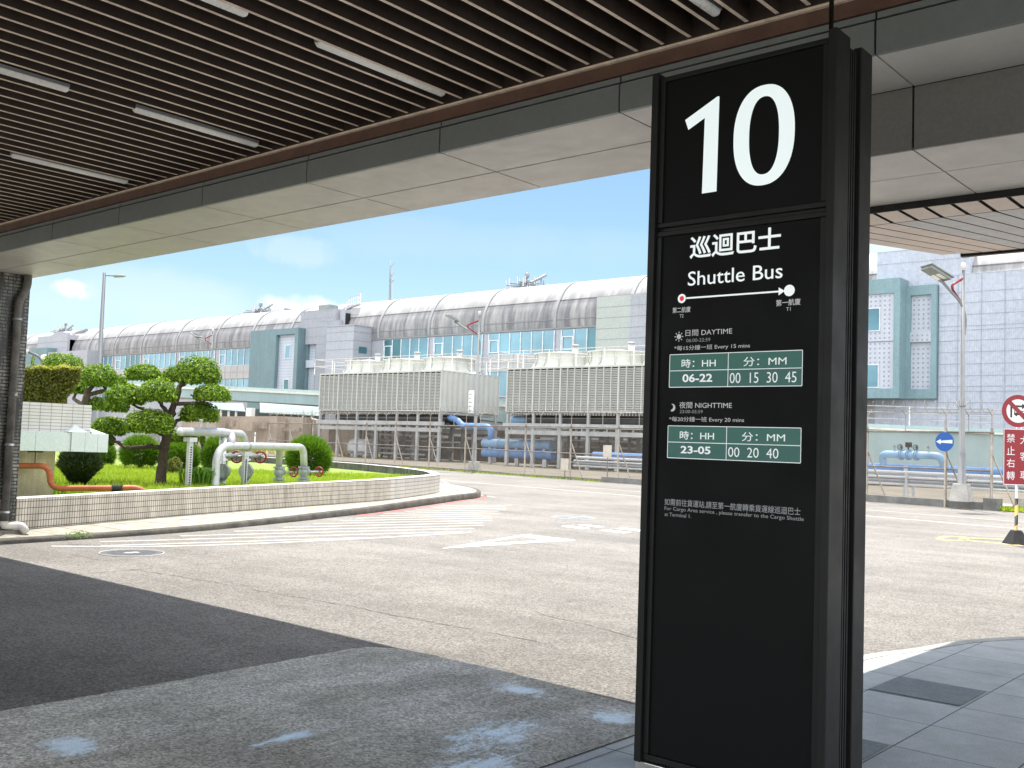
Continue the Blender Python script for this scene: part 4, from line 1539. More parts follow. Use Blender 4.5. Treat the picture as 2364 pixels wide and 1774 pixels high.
for lab, bx, by, n, hh in (('tuft of long strap leaves at the foot of the thick riser', 1085, 1245, 420, .62), ('tuft of strap leaves behind the wall below the orange pipe', 335, 1305, 260, .30)):
    B = gz(*zA(bx, by), .43) if by < 1260 else gd(*zA(bx, by), 19.8)
    t = thing('strap_leaf_plant', lab, 'plant', B, 0, 'strap leaved plants along the wall')
    g = MB()
    for _ in range(n):
        a = random.uniform(0, 6.283)
        r_ = random.uniform(0, .42)
        p = B + Vector((r_ * math.cos(a), r_ * math.sin(a), -.03))
        o = Vector((math.cos(a + random.gauss(0, .6)), math.sin(a + random.gauss(0, .6)), 0))
        h_ = hh * random.uniform(.5, 1.1)
        s2 = Vector((-o.y, o.x, 0)) * .013
        m_ = p + o * h_ * .25 + Vector((0, 0, h_ * .75))
        e = p + o * h_ * .62 + Vector((0, 0, h_ * .72))
        g.face([p - s2, p + s2, m_ + s2, m_ - s2])
        g.face([m_ - s2, m_ + s2, e])
    g.build('foliage', L_lily, t)

g = MB()
for _ in range(42000):
    d = random.uniform(19.5, 36)
    x = random.uniform(60, 960)
    p = gd(x, 1000, d)
    p.z = .43
    if p.x < -46:
        continue
    k = min(range(0, len(W_O)), key=lambda q: (W_O[q][0] - p.x) ** 2 + (W_O[q][1] - p.y) ** 2)
    q0 = Vector(W_O[k])
    tt = Vector(W_O[min(k + 1, len(W_O) - 1)]) - Vector(W_O[max(k - 1, 0)])
    if (p.x - q0.x) * (-tt.y) + (p.y - q0.y) * tt.x < .38 * tt.length:
        continue
    a = random.uniform(0, 6.283)
    s2 = Vector((math.cos(a), math.sin(a), 0)) * .016
    h_ = random.uniform(.05, .15)
    g.face([p - s2, p + s2, p + Vector((random.gauss(0, .04), random.gauss(0, .04), h_))])
tag(g.build('grass', L_grass), 'bright green lawn grass inside the planter wall', 'grass', None, 'stuff')
t = thing('kerb_weed', 'small weed sprouting from the planter kerb', 'weed', gz(*za(1, 1))if 0 else gz(430 * .4217, 600 + 1520 * .4217, .12))
g = MB()
B = gz(435 * .4217, 600 + 1522 * .4217, .10)
for _ in range(90):
    q = random.uniform(.03, .06)
    leaf_at(g, B + Vector((random.gauss(0, .07), random.gauss(0, .10), abs(random.gauss(.05, .03)))), Vector((random.gauss(0, 1), random.gauss(0, 1), 1)), q, q * .4)
g.build('foliage', L_lily, t)

# ------------------------------------------------------------------ boundary fence along the road
FV = 35.35
t = thing('security_fence', 'long chain link fence with barbed wire arms beside the far road', 'fence', uvw(-40, FV), -A_)
posts = [gv(*zc(x, y), FV)[0] for x, y in ((415, 910), (790, 935), (1165, 960), (1600, 990), (2060, 1015))] + [gv(*zd(x, y), FV)[0] for x, y in ((610, 825), (1190, 875), (1800, 908))] + [gv(*zr(x, y), FV)[0] for x, y in ((240, 1430), (1320, 1505))]
posts = sorted(posts + [posts[0] - 3.6, posts[0] - 7.2, posts[0] - 10.8])
uE = gv(*zs(905, 1200), FV)[0]
posts.append(uE + .1)
M_post = mat('rusty_post', (.20, .18, .155), .7, metal=.2, var=.35, scale=3, fine=.3)
M_arm = mat('dark_arm', (.17, .165, .16), .6, metal=.2, var=.2)
M_wire = mat('wire', (.27, .24, .21), .6, metal=.2)
inter = []
for a, b in zip(posts, posts[1:]):
    n = max(2, round((b - a) / 1.35))
    inter += [lerp(a, b, i / n) for i in range(1, n)]


def yarm(g, u):
    g.tube([uvw(u, FV, 2.7), uvw(u, FV, 3.32)], .018, 6)
    for s_ in (-1, 1):
        g.tube([uvw(u, FV, 3.30), uvw(u + s_ * .05, FV + s_ * .22, 3.55)], .017, 4)


for k, u in enumerate(posts):
    g = MB()
    g.tube([uvw(u, FV, 0), uvw(u, FV, 2.85)], .05, 10)
    g.tube([uvw(u + .75, FV + .25, 0), uvw(u + .04, FV, 1.9)], .032, 8)
    g.ball(uvw(u, FV, 2.7), .09, .09, .06, 8, 6)
    yarm(g, u)
    g.build('post', M_post, t)
for u in inter:
    g = MB()
    yarm(g, u)
    g.build('barbed_wire_arm', M_arm, t)
for z, r_ in ((2.7, .035), (1.36, .03), (.12, .026)):
    g = MB()
    us = posts
    g.tube([uvw(u, FV - .01, z + random.uniform(-.02, .02)) for u in us], r_, 8)
    g.build('rail', M_post, t)
g = MB()
s_ = .105
u0, u1 = posts[0], posts[-1]
n = int((u1 - u0 + 2.6) / s_)
wv = .005
for k in range(n):
    a = u0 - 2.6 + k * s_
    for sg in (1, -1):
        if sg == 1:
            p, q = (a, .1), (a + 2.6, 2.7)
        else:
            p, q = (a + 2.6, .1), (a, 2.7)
        pts = []
        for (uu, zz1), (vv, zz2) in ((p, q),):
            f0 = 0.0
            f1 = 1.0
            lo, hi = min(uu, vv), max(uu, vv)
            if hi < u0 or lo > u1:
                continue
            if lo < u0:
                c = (u0 - uu) / (vv - uu)
                f0, f1 = (c, 1) if uu < u0 else (0, c)
            if hi > u1:
                c = (u1 - uu) / (vv - uu)
                if uu > u1:
                    f0 = c
                else:
                    f1 = c
            A0 = (lerp(uu, vv, f0), lerp(zz1, zz2, f0))
            A1 = (lerp(uu, vv, f1), lerp(zz1, zz2, f1))
            g.face([uvw(A0[0] - wv, FV - .002 * sg, A0[1]), uvw(A0[0] + wv, FV - .002 * sg, A0[1]), uvw(A1[0] + wv, FV - .002 * sg, A1[1]), uvw(A1[0] - wv, FV - .002 * sg, A1[1])])
g.build('chain_link_mesh', M_wire, t)
g = MB()
for dv, z in ((0, 3.15), (-.1, 3.42), (.1, 3.42), (-.2, 3.53), (.2, 3.53)):
    g.tube([uvw(u0, FV + dv, z), uvw(u1, FV + dv, z)], .006, 4)
hel = []
m_ = int((u1 - u0) / .42 * 14)
for i in range(m_):
    a = i / 14 * 2 * math.pi
    hel.append(uvw(u0 + i * .42 / 14, FV + .24 * math.cos(a), 3.62 + .24 * math.sin(a)))
g.tube(hel, .008, 3)
g.build('razor_wire', M_wire, t)
g = MB()
ur = gv(*zr(60, 1500), FV)[0]
g.box(ur - 14, uE + .12, FV - .12, FV + .14, 0, .26, 0, uvw)
g.box(u0, ur - 14, FV - .06, FV + .1, 0, .10, 0, uvw)
g.box(uE - .1, uE + .35, FV - .2, FV + .3, 0, .42, 0, uvw)
g.build('base_kerb', M_concd, t)
for px, lab, sz in ((zd(1128, 680), 'beige notice plate low on the far fence beside a post', .62), (zd(1675, 512), 'beige notice plate on a thin stake at the far fence', .6)):
    u, z = gv(*px, FV - .1)
    t = thing('notice_plate', lab, 'plate', uvw(u, FV - .12, 0), -A_, 'beige plates on the fence')
    g = MB()
    g.box(u - sz / 2, u + sz / 2, FV - .13, FV - .105, z - sz / 2, z + sz / 2, 0, uvw)
    g.build('plate', mat('beige_plate', (.50, .45, .38), .6), t, .01)
    g = MB()
    g.box(u - .02, u + .02, FV - .1, FV - .07, 0, z, 0, uvw)
    g.build('stake', M_post, t)
# rough verge under the fence and the yard behind it
g = MB()
pts = [uvw(-90, 35.6), uvw(60, 35.6), uvw(60, 60), uvw(-90, 95)]
g.prism([(p.x, p.y) for p in pts], -.05, .02, sides=False)
struct(g, 'yard', mat('yard_earth', (.15, .13, .10), .95, var=.3, scale=.5, fine=.3, bump=.3))
g = MB()
pts = [uvw(ur - 2, 35.5), uvw(uE, 35.5), uvw(uE, 38.8), uvw(ur - 2, 38.8)]
g.prism([(p.x, p.y) for p in pts], 0, .12, sides=False)
struct(g, 'pale_apron', M_conc)


def tufts(g, n, area, h, w, m=0):
    for _ in range(n):
        p = area()
        a = random.uniform(0, 6.283)
        s2 = Vector((math.cos(a), math.sin(a), 0)) * w
        g.face([p - s2, p + s2, p + Vector((random.gauss(0, h * .4), random.gauss(0, h * .4), h * random.uniform(.4, 1.2)))], m)


g = MB()
tufts(g, 5000, lambda: uvw(random.uniform(uE + .2, uE + 14), random.uniform(FV - .1, FV + 1.5), .02), .16, .03)
tufts(g, 1500, lambda: uvw(random.uniform(-55, ur - 14), random.choice((random.gauss(FV + .25, .12), random.gauss(FV - .12, .05))), .0), .12, .03)
tag(g.build('verge_grass', L_grass), 'rough green grass along the foot of the far fence', 'grass', None, 'stuff')
g = MB()
g.hexa([uvw(uE + .35, FV + 1.3, 0), uvw(uE + 14, FV + 1.9, 0), uvw(uE + 14, FV + 2.1, 0), uvw(uE + .35, FV + 1.5, 0), uvw(uE + .35, FV + 1.3, .42), uvw(uE + 14, FV + 1.9, .62), uvw(uE + 14, FV + 2.1, .62), uvw(uE + .35, FV + 1.5, .42)])
tag(g.build('low_wall', M_conc), 'low concrete wall behind the grass at the right edge', 'wall')

# ------------------------------------------------------------------ street lamps
def bracket_lamp(base, top_z, arm_dir, reach, lab, plinth=True, head=1.0):
    b = Vector(base)
    t = thing('street_lamp', lab, 'street lamp', b, 0, 'street lamps with red brackets')
    a = Vector(arm_dir).normalized()
    top = b + Vector((0, 0, top_z))
    g = MB()
    g.tube([b + Vector((0, 0, .1)), b + Vector((0, 0, 1.7)), b + Vector((0, 0, 1.72)), top], [.135, .13, .105, .05], 14)
    g.build('pole', M_pole, t)
    if plinth:
        g = MB()
        q = [(x * .33, y * .33) for x, y in ((-1, -1), (1, -1), (1, 1), (-1, 1))]
        g.hexa([b + Vector((x, y, 0)) for x, y in q] + [b + Vector((x * .7, y * .7, .62)) for x, y in q])
        g.build('plinth', M_conc, t, .02)
        g = MB()
        for k in range(6):
            c = 1.05 * k
            o = Vector((math.cos(c), math.sin(c), 0))
            p = b + Vector((0, 0, 3.35))
            g.tube([p + o * .1, p + o * .28 + Vector((0, 0, .24))], .014, 5)
        g.ring(b + Vector((0, 0, 3.35)), (0, 0, 1), .10, .02, 16, 6)
        g.build('anti_climb_spikes', M_pole, t)
    g = MB()
    s_ = -a
    e = top + a * reach + Vector((0, 0, -.18 * head))
    pts = arc([b + Vector((0, 0, top_z - 2.3)) - a * .06, b + Vector((0, 0, top_z - 1.75)) - a * .12, b + Vector((0, 0, top_z - 1.2)) + a * .05, e - a * .15 - Vector((0, 0, .14))], 6)
    g.tube(pts, [.045] * (len(pts) - 1) + [.05], 10)
    g.build('arm', M_pole, t)
    g = MB()
    m = b + Vector((0, 0, top_z - .72)) + a * reach * .42
    pts2 = arc([top - Vector((0, 0, .3)), m + Vector((0, 0, .16)), m - a * .02], 6)
    g.tube(pts2, [.045] * len(pts2), 6)
    g.tube([m - a * .02, b + Vector((0, 0, top_z - 1.1)) + a * .12], .035, 6)
    g.build('red_bracket', M_redm, t)
    g = MB()
    g.tube([top, top + Vector((0, 0, .03)), top + Vector((0, 0, .04)), top + Vector((0, 0, .24)), top + Vector((0, 0, .26))], [.06, .06, .085, .085, .04], 12)
    g.build('sensor_cap', M_pvc, t)
    c = a.cross(Vector((0, 0, 1))).normalized()
    up = (Vector((0, 0, 1)) - a * .5).normalized()
    fw = up.cross(c).normalized()
    if fw.dot(a) < 0:
        fw = -fw

    def fr(x, y, z): return e + fw * x * head + c * y * head + up * z * head
    g = MB()
    g.box(-.26, .32, -.21, .21, 0, .07, 0, fr)
    g.box(-.30, .36, -.24, .24, .071, .10, 0, fr)
    for k in range(8):
        g.box(-.2 + .06 * k, -.185 + .06 * k, -.19, .19, .10, .135, 0, fr)
    h_ = g.build('lamp_head', M_lampg, t, .008)
    g = MB()
    for y in (-.1, .1):
        g.box(-.16, .05, y - .07, y + .07, -.012, -.001, 0, fr)
    g.build('lens', M_lampw, h_)


u, _ = gv(*zs(672, 1155), 34.95)
pr_ = uvw(u, 34.75, .25)
pt = gv(*(1950 + 540 * .5419, 400 + 395 * .5419), 34.75)
bracket_lamp((pr_.x, pr_.y, .26), pt[1] - .26 - .12, (-.62, -.78, 0), 1.05, 'street lamp with red bracket standing at the fence between two round signs', True, 1.5)
u, _ = gv(*z2(1090, 1310), 35.9)
pm = uvw(u, 35.9, 0)
pt = gv(*z2(1128, 345), 35.9)
bracket_lamp((pm.x, pm.y, 0), pt[1] - .1, (-.93, -.36, 0), 1.75, 'street lamp with red bracket rising in front of the two cooling towers', True, 1.25)
b = gd(*(400 + 432 * .18083, 1010), 88)
b.z = 0
pt = gd(400 + 437 * .18083, 680 + 465 * .18083, 88)
bracket_lamp((b.x, b.y, 0), pt.z, (-.95, .0, 0), 2.6, 'distant street lamp with red bracket against the far barrel roof', False, 1.5)
u, z = gv(*z2(1072, 915), 35.6)
t = thing('notice_board', 'white notice board with small print fixed to the middle street lamp', 'sign', uvw(u, 35.6, 0), -A_)
g = MB()
g.box(u - .26, u + .26, 35.58, 35.61, z - .62, z + .75, 0, uvw)
for k in range(5):
    zz_ = z + .5 - .24 * k
    g.box(u - .2, u + (.0 if k % 2 else .12), 35.575, 35.5795, zz_, zz_ + .05, 1, uvw)
g.build('board', [mat('white_board', (.78, .79, .80), .4), M_lampg], t)

t = thing('tall_street_lamp', 'tall tapering grey lamp post with one slim arm above the trees', 'street lamp', gd(222, 1000, 46))
g = MB()
top, bot = gd(241, 630, 46), gd(221.5, 1000, 46)
bot = Vector((bot.x, bot.y, .3))
g.tube([bot, top], [.15, .065], 12, smooth=True)
g.build('pole', M_gpole, t)
g = MB()
a0, a1 = gd(242, 636.5, 46), gd(263, 637.5, 46)
g.tube([a0, a1], .022, 8)
g.build('arm', M_gpole, t)
g = MB()
q0, q1 = gd(262, 637.6, 46), gd(290, 637.6, 46)
g.tube([q0, lerp(q0, q1, .12), lerp(q0, q1, .8), q1], [.05, .075, .06, .02], 10)
g.build('lamp_head', M_lampg, t)
t = thing('curved_lamp', 'small curved lamp arm with white globe behind the yellow hedge', 'street lamp', gd(98, 900, 70))
g = MB()
g.tube(arc([gd(98, 990, 70), gd(98, 835, 70), gd(88, 822, 70), gd(62, 812, 70)], 6), .09, 8)
g.build('arm', M_gpole, t)
g = MB()
g.tube([gd(60, 811.5, 70), gd(67, 813, 70)], [.12, .16], 8)
g.ball(gd(103, 826, 70), .28, .28, .22)
g.build('lamp_head', M_pvc, t)

# ------------------------------------------------------------------ road signs
B = Vector((-5.82, 23.01, 0))
dS = dep(B)
t = thing('no_turn_sign', 'red and white no right turn sign on a striped pole at the right edge', 'sign', B)
rt_ = Vector((.93, .37, 0))                    # the sign faces back down the road
rt_ = RT.copy()
rt_.z = 0
rt_.normalize()
nf = Vector((rt_.y, -rt_.x, 0))
if nf.dot(FW) > 0:
    nf = -nf


def sgn(x, z, d=0.0): return B + rt_ * x + Vector((0, 0, z)) + nf * (.05 + d)


M_sred = mat('sign_red', (.25, .011, .02), .35, var=.05)
M_swht = mat('sign_white', (.74, .75, .76), .35, var=.04)
M_sblk = mat('sign_ink', (.015, .015, .017), .4)
M_sblu = mat('sign_blue', (.008, .095, .38), .35, var=.06)
M_alub = mat('sign_back', (.45, .45, .45), .4, metal=.5)
t2 = NT('hazard_stripe')
w_ = t2.n('ShaderNodeTexWave', {'Vector': t2.n('ShaderNodeMapping', {'Vector': t2.pos(), 'Rotation': (0, R(38), R(20))}).outputs[0], 'Scale': .95}, wave_type='BANDS', bands_direction='Z')
t2.set(Base_Color=t2.mix(t2.math('GREATER_THAN', w_.outputs['Fac'], .5), (.02, .02, .02, 1), (.62, .36, .07, 1)), Roughness=.5)
g = MB()
g.tube([B + Vector((0, 0, .2)), B + Vector((0, 0, .95))], .034, 12)
g.build('striped_pole', t2.m, t)
g = MB()
g.tube([B + Vector((0, 0, .951)), B + Vector((0, 0, 3.0))], .03, 12)
g.build('pole', M_galv, t)
g = MB()
q = [(x, y) for x, y in ((-1, -1), (1, -1), (1, 1), (-1, 1))]
g.hexa([B + rt_ * x * .21 + nf * y * .21 for x, y in q] + [B + rt_ * x * .085 + nf * y * .085 + Vector((0, 0, .29)) for x, y in q])
g.build('base_weight', M_rub, t, .015)


def sring(g, c, r0, r1, d, m=0, n=48):
    for k in range(n):
        a, b = 2 * math.pi * k / n, 2 * math.pi * (k + 1) / n
        P = lambda r_, a_: sgn(c[0] + r_ * math.cos(a_), c[1] + r_ * math.sin(a_), d)
        g.face([P(r0, a), P(r1, a), P(r1, b), P(r0, b)] if r0 else [P(r1, a), P(r1, b), sgn(c[0], c[1], d)], m)


cz = 2.77
g = MB()
g.disc(sgn(0, cz, -.006), nf, .34, 40, 0, .01)
disc = g.build('round_plate', M_alub, t)
g = MB()
sring(g, (0, cz), 0, .245, .002, 1)
sring(g, (0, cz), .245, .34, .002, 0)
P4 = lambda l, d, m: g.face([sgn(x, z, d) for x, z in l], m)
# black turning arrow and bus outline, then the red bar across
P4([(-.165, cz - .14), (-.125, cz - .14), (-.125, cz + .08), (-.165, cz + .12)], .003, 2)
P4([(-.165, cz + .12), (-.125, cz + .08), (.08, cz + .08), (.08, cz + .12)], .003, 2)
P4([(.08, cz + .16), (.08, cz + .04), (.17, cz + .10)], .003, 2)
P4([(-.085, cz - .085), (.16, cz - .085), (.16, cz + .005), (-.085, cz + .005)], .003, 2)
for k in range(4):
    P4([(-.07 + .056 * k, cz - .035), (-.03 + .056 * k, cz - .035), (-.03 + .056 * k, cz - .008), (-.07 + .056 * k, cz - .008)], .0035, 1)
for x in (-.04, .11):
    P4([(x + .022 * math.cos(a), cz - .088 + .022 * math.sin(a)) for a in [i * .628 for i in range(10)]], .0037, 2)
h = .032
c45 = math.cos(R(45))
P4([(-.25 * c45 - h, cz + .25 * c45 - h), (-.25 * c45 + h, cz + .25 * c45 + h), (.25 * c45 + h, cz - .25 * c45 + h), (.25 * c45 - h, cz - .25 * c45 - h)], .0045, 0)
g.build('symbol', [M_sred, M_swht, M_sblk], disc)
g = MB()
fr = lambda x, y, z: sgn(x, z, y)
g.box(-.305, .305, -.012, 0, 1.22, 2.40, 0, fr)
board = g.build('text_board', M_sred, t, .003)
g = MB()
for a, b, c, d_ in ((-.30, .30, 1.225, 1.24), (-.30, .30, 2.38, 2.395), (-.30, -.287, 1.241, 2.379), (.287, .30, 1.241, 2.379)):
    g.face([sgn(a, c, .002), sgn(b, c, .002), sgn(b, d_, .002), sgn(a, d_, .002)])
for s_, x, zs_ in (('禁止右轉', -.148, (2.20, 1.94, 1.68, 1.42)), ('大客車', .13, (2.17, 1.83, 1.44))):
    for ch, z in zip(s_, zs_):
        letters(g, ch, x - .085, x + .085, z - .09, z + .09, 0, 0, lambda X, Z: sgn(X, Z, .002))
g.build('board_lettering', M_swht, board)

uA, zA_ = gv(*zs(483, 582), FV - .25)
t = thing('arrow_sign', 'round blue sign with white arrow pointing left, tied to the fence post', 'sign', uvw(uA, FV - .25, 0), -A_)
g = MB()
rS = .345
c = uvw(uA, FV - .24, zA_)
nA = -VV
g.disc(c, nA, rS, 40, 0, .02)
pl = g.build('plate', M_sblu, t)
g = MB()
ar = lambda l: g.face([uvw(uA + x, FV - .254, zA_ + z) for x, z in l])
ar([(-.31, 0), (-.14, .095), (-.14, .035), (.30, .075), (.30, -.06), (-.14, -.035), (-.14, -.095)])
g.build('arrow', M_swht, pl)
g = MB()
g.tube([uvw(uA, FV - .19, 0), uvw(uA, FV - .19, zA_ + .75)], .035, 10)
g.build('pole', M_post, t)
t = thing('weathered_stake', 'weathered pale stake strapped to a leaning fence post by the sign totem', 'post', uvw(posts[-3], FV - .2, 0)) if False else None

# ------------------------------------------------------------------ blue water main behind the fence on the right
M_blue = mat('blue_pipe', (.12, .25, .50), .5, var=.2, scale=1.2, fine=.08)
M_bluel = mat('pale_blue_pipe', (.22, .37, .54), .5, var=.2, scale=1.5, fine=.08)
PV = 38.2


def pv(x, y, v=PV):
    u, z = gv(*zr(x, y), v)
    return uvw(u, v, z)


t = thing('blue_water_main', 'long pale blue water pipe on low supports behind the fence', 'pipe', pv(880, 1300))
a, b = pv(100, 1067), pv(1640, 1108)
zc_ = (a.z + b.z) / 2
ua, ub = a.dot(UU) - 16, b.dot(UU) + 14
g = MB()
g.tube([uvw(ua, PV, zc_), uvw(ub, PV, zc_)], .185, 20)
for k in range(12):
    u = lerp(ua, ub, (k + .4) / 12)
    g.tube([uvw(u - .03, PV, zc_), uvw(u + .03, PV, zc_)], .20, 20)
g.build('pipe', M_blue, t)
for x in (822, 1590, 60):
    u, _ = gv(*zr(x, 1200), PV)
    g = MB()
    g.box(u - .09, u + .09, PV - .26, PV - .2, .1, zc_ + .12, 0, uvw)
    g.box(u - .09, u + .09, PV - .2, PV + .2, zc_ - .28, zc_ - .19, 0, uvw)
    g.build('support', M_galv, t)
LV = 37.9
t = thing('valve_bypass', 'blue bypass loop with three flanged valves above the water main', 'pipework', pv(830, 1000, LV))
g = MB()
zl_ = pv(830, 893, LV).z
ul, ur2 = gv(*zr(440, 900), LV)[0], gv(*zr(1262, 900), LV)[0]
g.tube(arc([uvw(ul, LV + .3, zc_), uvw(ul, LV, zl_), uvw(ur2, LV, zl_), uvw(ur2 + .02, LV + .3, zc_)], 9), .15, 18)
g.build('pipe', M_bluel, t)
for k, x in enumerate((712, 812, 925)):
    u = gv(*zr(x, 900), LV)[0]
    g = MB()
    g.tube([uvw(u - .05, LV, zl_), uvw(u - .015, LV, zl_)], .215, 20, smooth=False)
    g.tube([uvw(u + .015, LV, zl_), uvw(u + .05, LV, zl_)], .215, 20, smooth=False)
    g.tube([uvw(u - .015, LV, zl_), uvw(u + .015, LV, zl_)], .17, 16)
    for q in range(12):
        c = 2 * math.pi * q / 12
        g.tube([uvw(u - .065, LV + .19 * math.cos(c), zl_ + .19 * math.sin(c)), uvw(u + .065, LV + .19 * math.cos(c), zl_ + .19 * math.sin(c))], .012, 5, 1)
    g.tube([uvw(u, LV, zl_ + .15), uvw(u, LV, zl_ + .42)], .03, 8, 1)
    if k == 1:
        g.box(u - .08, u + .10, LV - .1, LV + .1, zl_ + .30, zl_ + .50, 1, uvw)
    fl = g.build('flange', [M_bluel, M_blk], t)
    if k != 1:
        handwheel(fl, uvw(u, LV - .08, zl_ + .30), -VV, .105, mat('dark_wheel', (.04, .05, .07), .4))
for x in (625, 1085):
    u = gv(*zr(x, 800), LV)[0]
    g = MB()
    g.tube([uvw(u, LV, zl_ + .1), uvw(u, LV, zl_ + .27), uvw(u, LV, zl_ + .33), uvw(u, LV, zl_ + .37)], [.015, .015, .05, .055], 8)
    g.build('air_vent', M_lampg, t)
for v, y, r_, lab, m in ((36.9, 1140, .075, 'thick silver pipe highest in the low rack under the blue main', M_silver), (36.75, 1205, .05, 'thin silver pipe second from the top of the low rack', M_silver), (36.8, 1250, .085, 'dark lagged pipe in the low rack', M_valve), (36.7, 1300, .05, 'lowest thin silver pipe in the low rack', M_silver)):
    p = pv(880, y + 4, v)
    g = MB()
    g.tube([uvw(ua, v, p.z), uvw(ub, v, p.z)], r_, 12)
    o = tag(g.build('rack_pipe', m), lab, 'pipe', 'pipes in the low rack')
for x in (790, 1585):
    u = gv(*zr(x, 1300), 36.6)[0]
    t = thing('pipe_stand', 'grey rack stand right of the street lamp' if x > 1000 else 'grey rack stand holding pipes below the blue bypass', 'stand', uvw(u, 36.6, .12), 0, 'rack stands')
    g = MB()
    zt_ = pv(790, 1140, 36.9).z
    g.box(u - .05, u + .05, 36.55, 36.6, .1, zt_, 0, uvw)
    g.box(u - .05, u + .05, 37.05, 37.1, .1, zt_, 0, uvw)
    for z in (.35, zt_ - .14):
        g.box(u - .04, u + .04, 36.6, 37.05, z, z + .05, 0, uvw)
    g.build('stand', M_galv, t)

# ------------------------------------------------------------------ pale green viaduct between yard and terminal
M_teal = mat('teal_cladding', (.33, .44, .45), .5, var=.08, scale=.5, fine=.04, streak=.12)
M_mast0 = mat('rail_paint', (.40, .42, .43), .5)
M_corn = mat('cream_cornice', (.70, .70, .62), .6, var=.1)
vp = []
for x, yt, y0_, y1_, yb, d in ((-300, 835, 850, 856, 900, 128), (200, 868, 880, 885, 905, 124), (454, 888, 896, 900, 920, 121), (517, 891.5, 897, 901.5, 923, 120), (736, 902, 908, 913, 936, 116), (1100, 920, 930, 936, 968, 104), (1450, 938, 952, 958, 1010, 86),
                               (1978, 977, 986, 990.5, 1075, 62), (2240, 988.5, 997, 1001, 1078, 60), (2500, 998, 1008, 1012, 1085, 58)):
    vp.append([gd(x, y, d) for y in (yt, y0_, y1_, yb)] + [d])
t = thing('viaduct', 'pale teal elevated roadway with cream ledge crossing before the terminal', 'viaduct', (vp[5][3].x, vp[5][3].y, 0))
out = [Vector((FW.x, FW.y, 0)).normalized()] * len(vp)
g = MB()
for i in range(len(vp) - 1):
    a, b = vp[i], vp[i + 1]
    o1, o2 = out[i], out[i + 1]
    g.face([a[3], b[3], b[2], a[2]])
    g.face([a[1] + o1 * .25, b[1] + o2 * .25, b[0] + o2 * .25, a[0] + o1 * .25])
    g.face([a[0] + o1 * .25, b[0] + o2 * .25, b[0] + o2 * 7, a[0] + o1 * 7])
    g.face([a[3], a[3] + o1 * 7, b[3] + o2 * 7, b[3]])
g.build('parapet', M_teal, t)
g = MB()
for i in range(len(vp) - 1):
    a, b = vp[i], vp[i + 1]
    o1, o2 = out[i], out[i + 1]
    n1, n2 = o1 * -.18, o2 * -.18
    g.hexa([a[2] + n1, b[2] + n2, b[2] + o2 * .3, a[2] + o1 * .3, a[1] + n1, b[1] + n2, b[1] + o2 * .3, a[1] + o1 * .3])
g.build('cornice', M_corn, t)
g = MB()
for i in range(6, len(vp) - 1):
    a, b = vp[i], vp[i + 1]
    L_ = (b[0] - a[0]).length
    for k in range(int(L_ / 3.2)):
        p = lerp(a[0], b[0], (k + .5) / max(1, int(L_ / 3.2))) + out[i] * .5
        g.tube([p, p + Vector((0, 0, 1.15))], .04, 6)
    for h_ in (.35, .75, 1.12):
        g.tube([a[0] + out[i] * .5 + Vector((0, 0, h_)), b[0] + out[i + 1] * .5 + Vector((0, 0, h_))], .035, 6)
g.build('railing', M_mast0, t)
for x in (-200, 330, 640, 1010, 1420, 1700):
    p = gd(x, 960, 124 if x < 300 else 121 - (x - 330) * .03)
    p += out[0] * 3
    g = MB()
    g.box(p.x - .8, p.x + .8, p.y - .8, p.y + .8, 0, 4.5)
    g.build('pier', M_conc, t)

# low sheds and earth wall beyond the fence
M_brownl = mat('wall_opening', (.28, .235, .19), .9, var=.3)
M_brown = mat('brown_wall', (.10, .078, .06), .95, var=.35, scale=.6, fine=.3, streak=.3)
M_sand = mat('sandy_wall', (.36, .30, .245), .95, var=.2, scale=.5, fine=.2, streak=.2)
t = thing('low_shed', 'low shed with pale teal curved roof and dark openings below the viaduct', 'shed', gd(620, 985, 112))
g = MB()
for (xa, ya, xb, yb, xc, yc, xd, yd) in ((484, 931, 560, 931, 567, 950, 490, 944), (600, 930, 740, 940, 740, 960, 600, 952)):
    A_1, B_1, C_1, D_1 = gd(xa, ya, 113), gd(xb, yb, 113), gd(xc, yc, 110), gd(xd, yd, 110)
    g.hexa([D_1 - Vector((0, 0, .08)), C_1 - Vector((0, 0, .08)), B_1 - Vector((0, 0, .08)), A_1 - Vector((0, 0, .08)), D_1, C_1, B_1, A_1])
g.build('roof', mat('awning_teal', (.20, .28, .28), .6, streak=.2), t)
g = MB()
a, b = gd(480, 960, 113.5), gd(745, 972, 113.5)
g.hexa([Vector((a.x, a.y, 0)), Vector((b.x, b.y, 0)), Vector((b.x, b.y + .3, 0)), Vector((a.x, a.y + .3, 0)), a + Vector((0, 0, 1)), b + Vector((0, 0, 1)), b + Vector((0, .3, 1)), a + Vector((0, .3, 1))])
g.build('wall', mat('shed_dark', (.10, .11, .12), .7), t)
g = MB()
for x in (510, 528, 545, 700, 720):
    p = gd(x, 955, 110.3)
    g = MB()
    g.box(p.x - .09, p.x + .09, p.y - .09, p.y + .09, 0, p.z + .4)
    g.build('column', M_swht, t)
g = MB()
p, q = gd(568, 942, 110), gd(596, 962, 110)
g.box(p.x, q.x, p.y, p.y + .5, 0, p.z)
g.build('white_wall', M_swht, t)
t = thing('earth_wall', 'sandy concrete retaining wall with small openings behind the round bushes', 'wall', gd(700, 1000, 98))
g = MB()
ws = [(420, 966), (500, 962), (640, 961), (700, 964), (760, 976), (840, 984)]
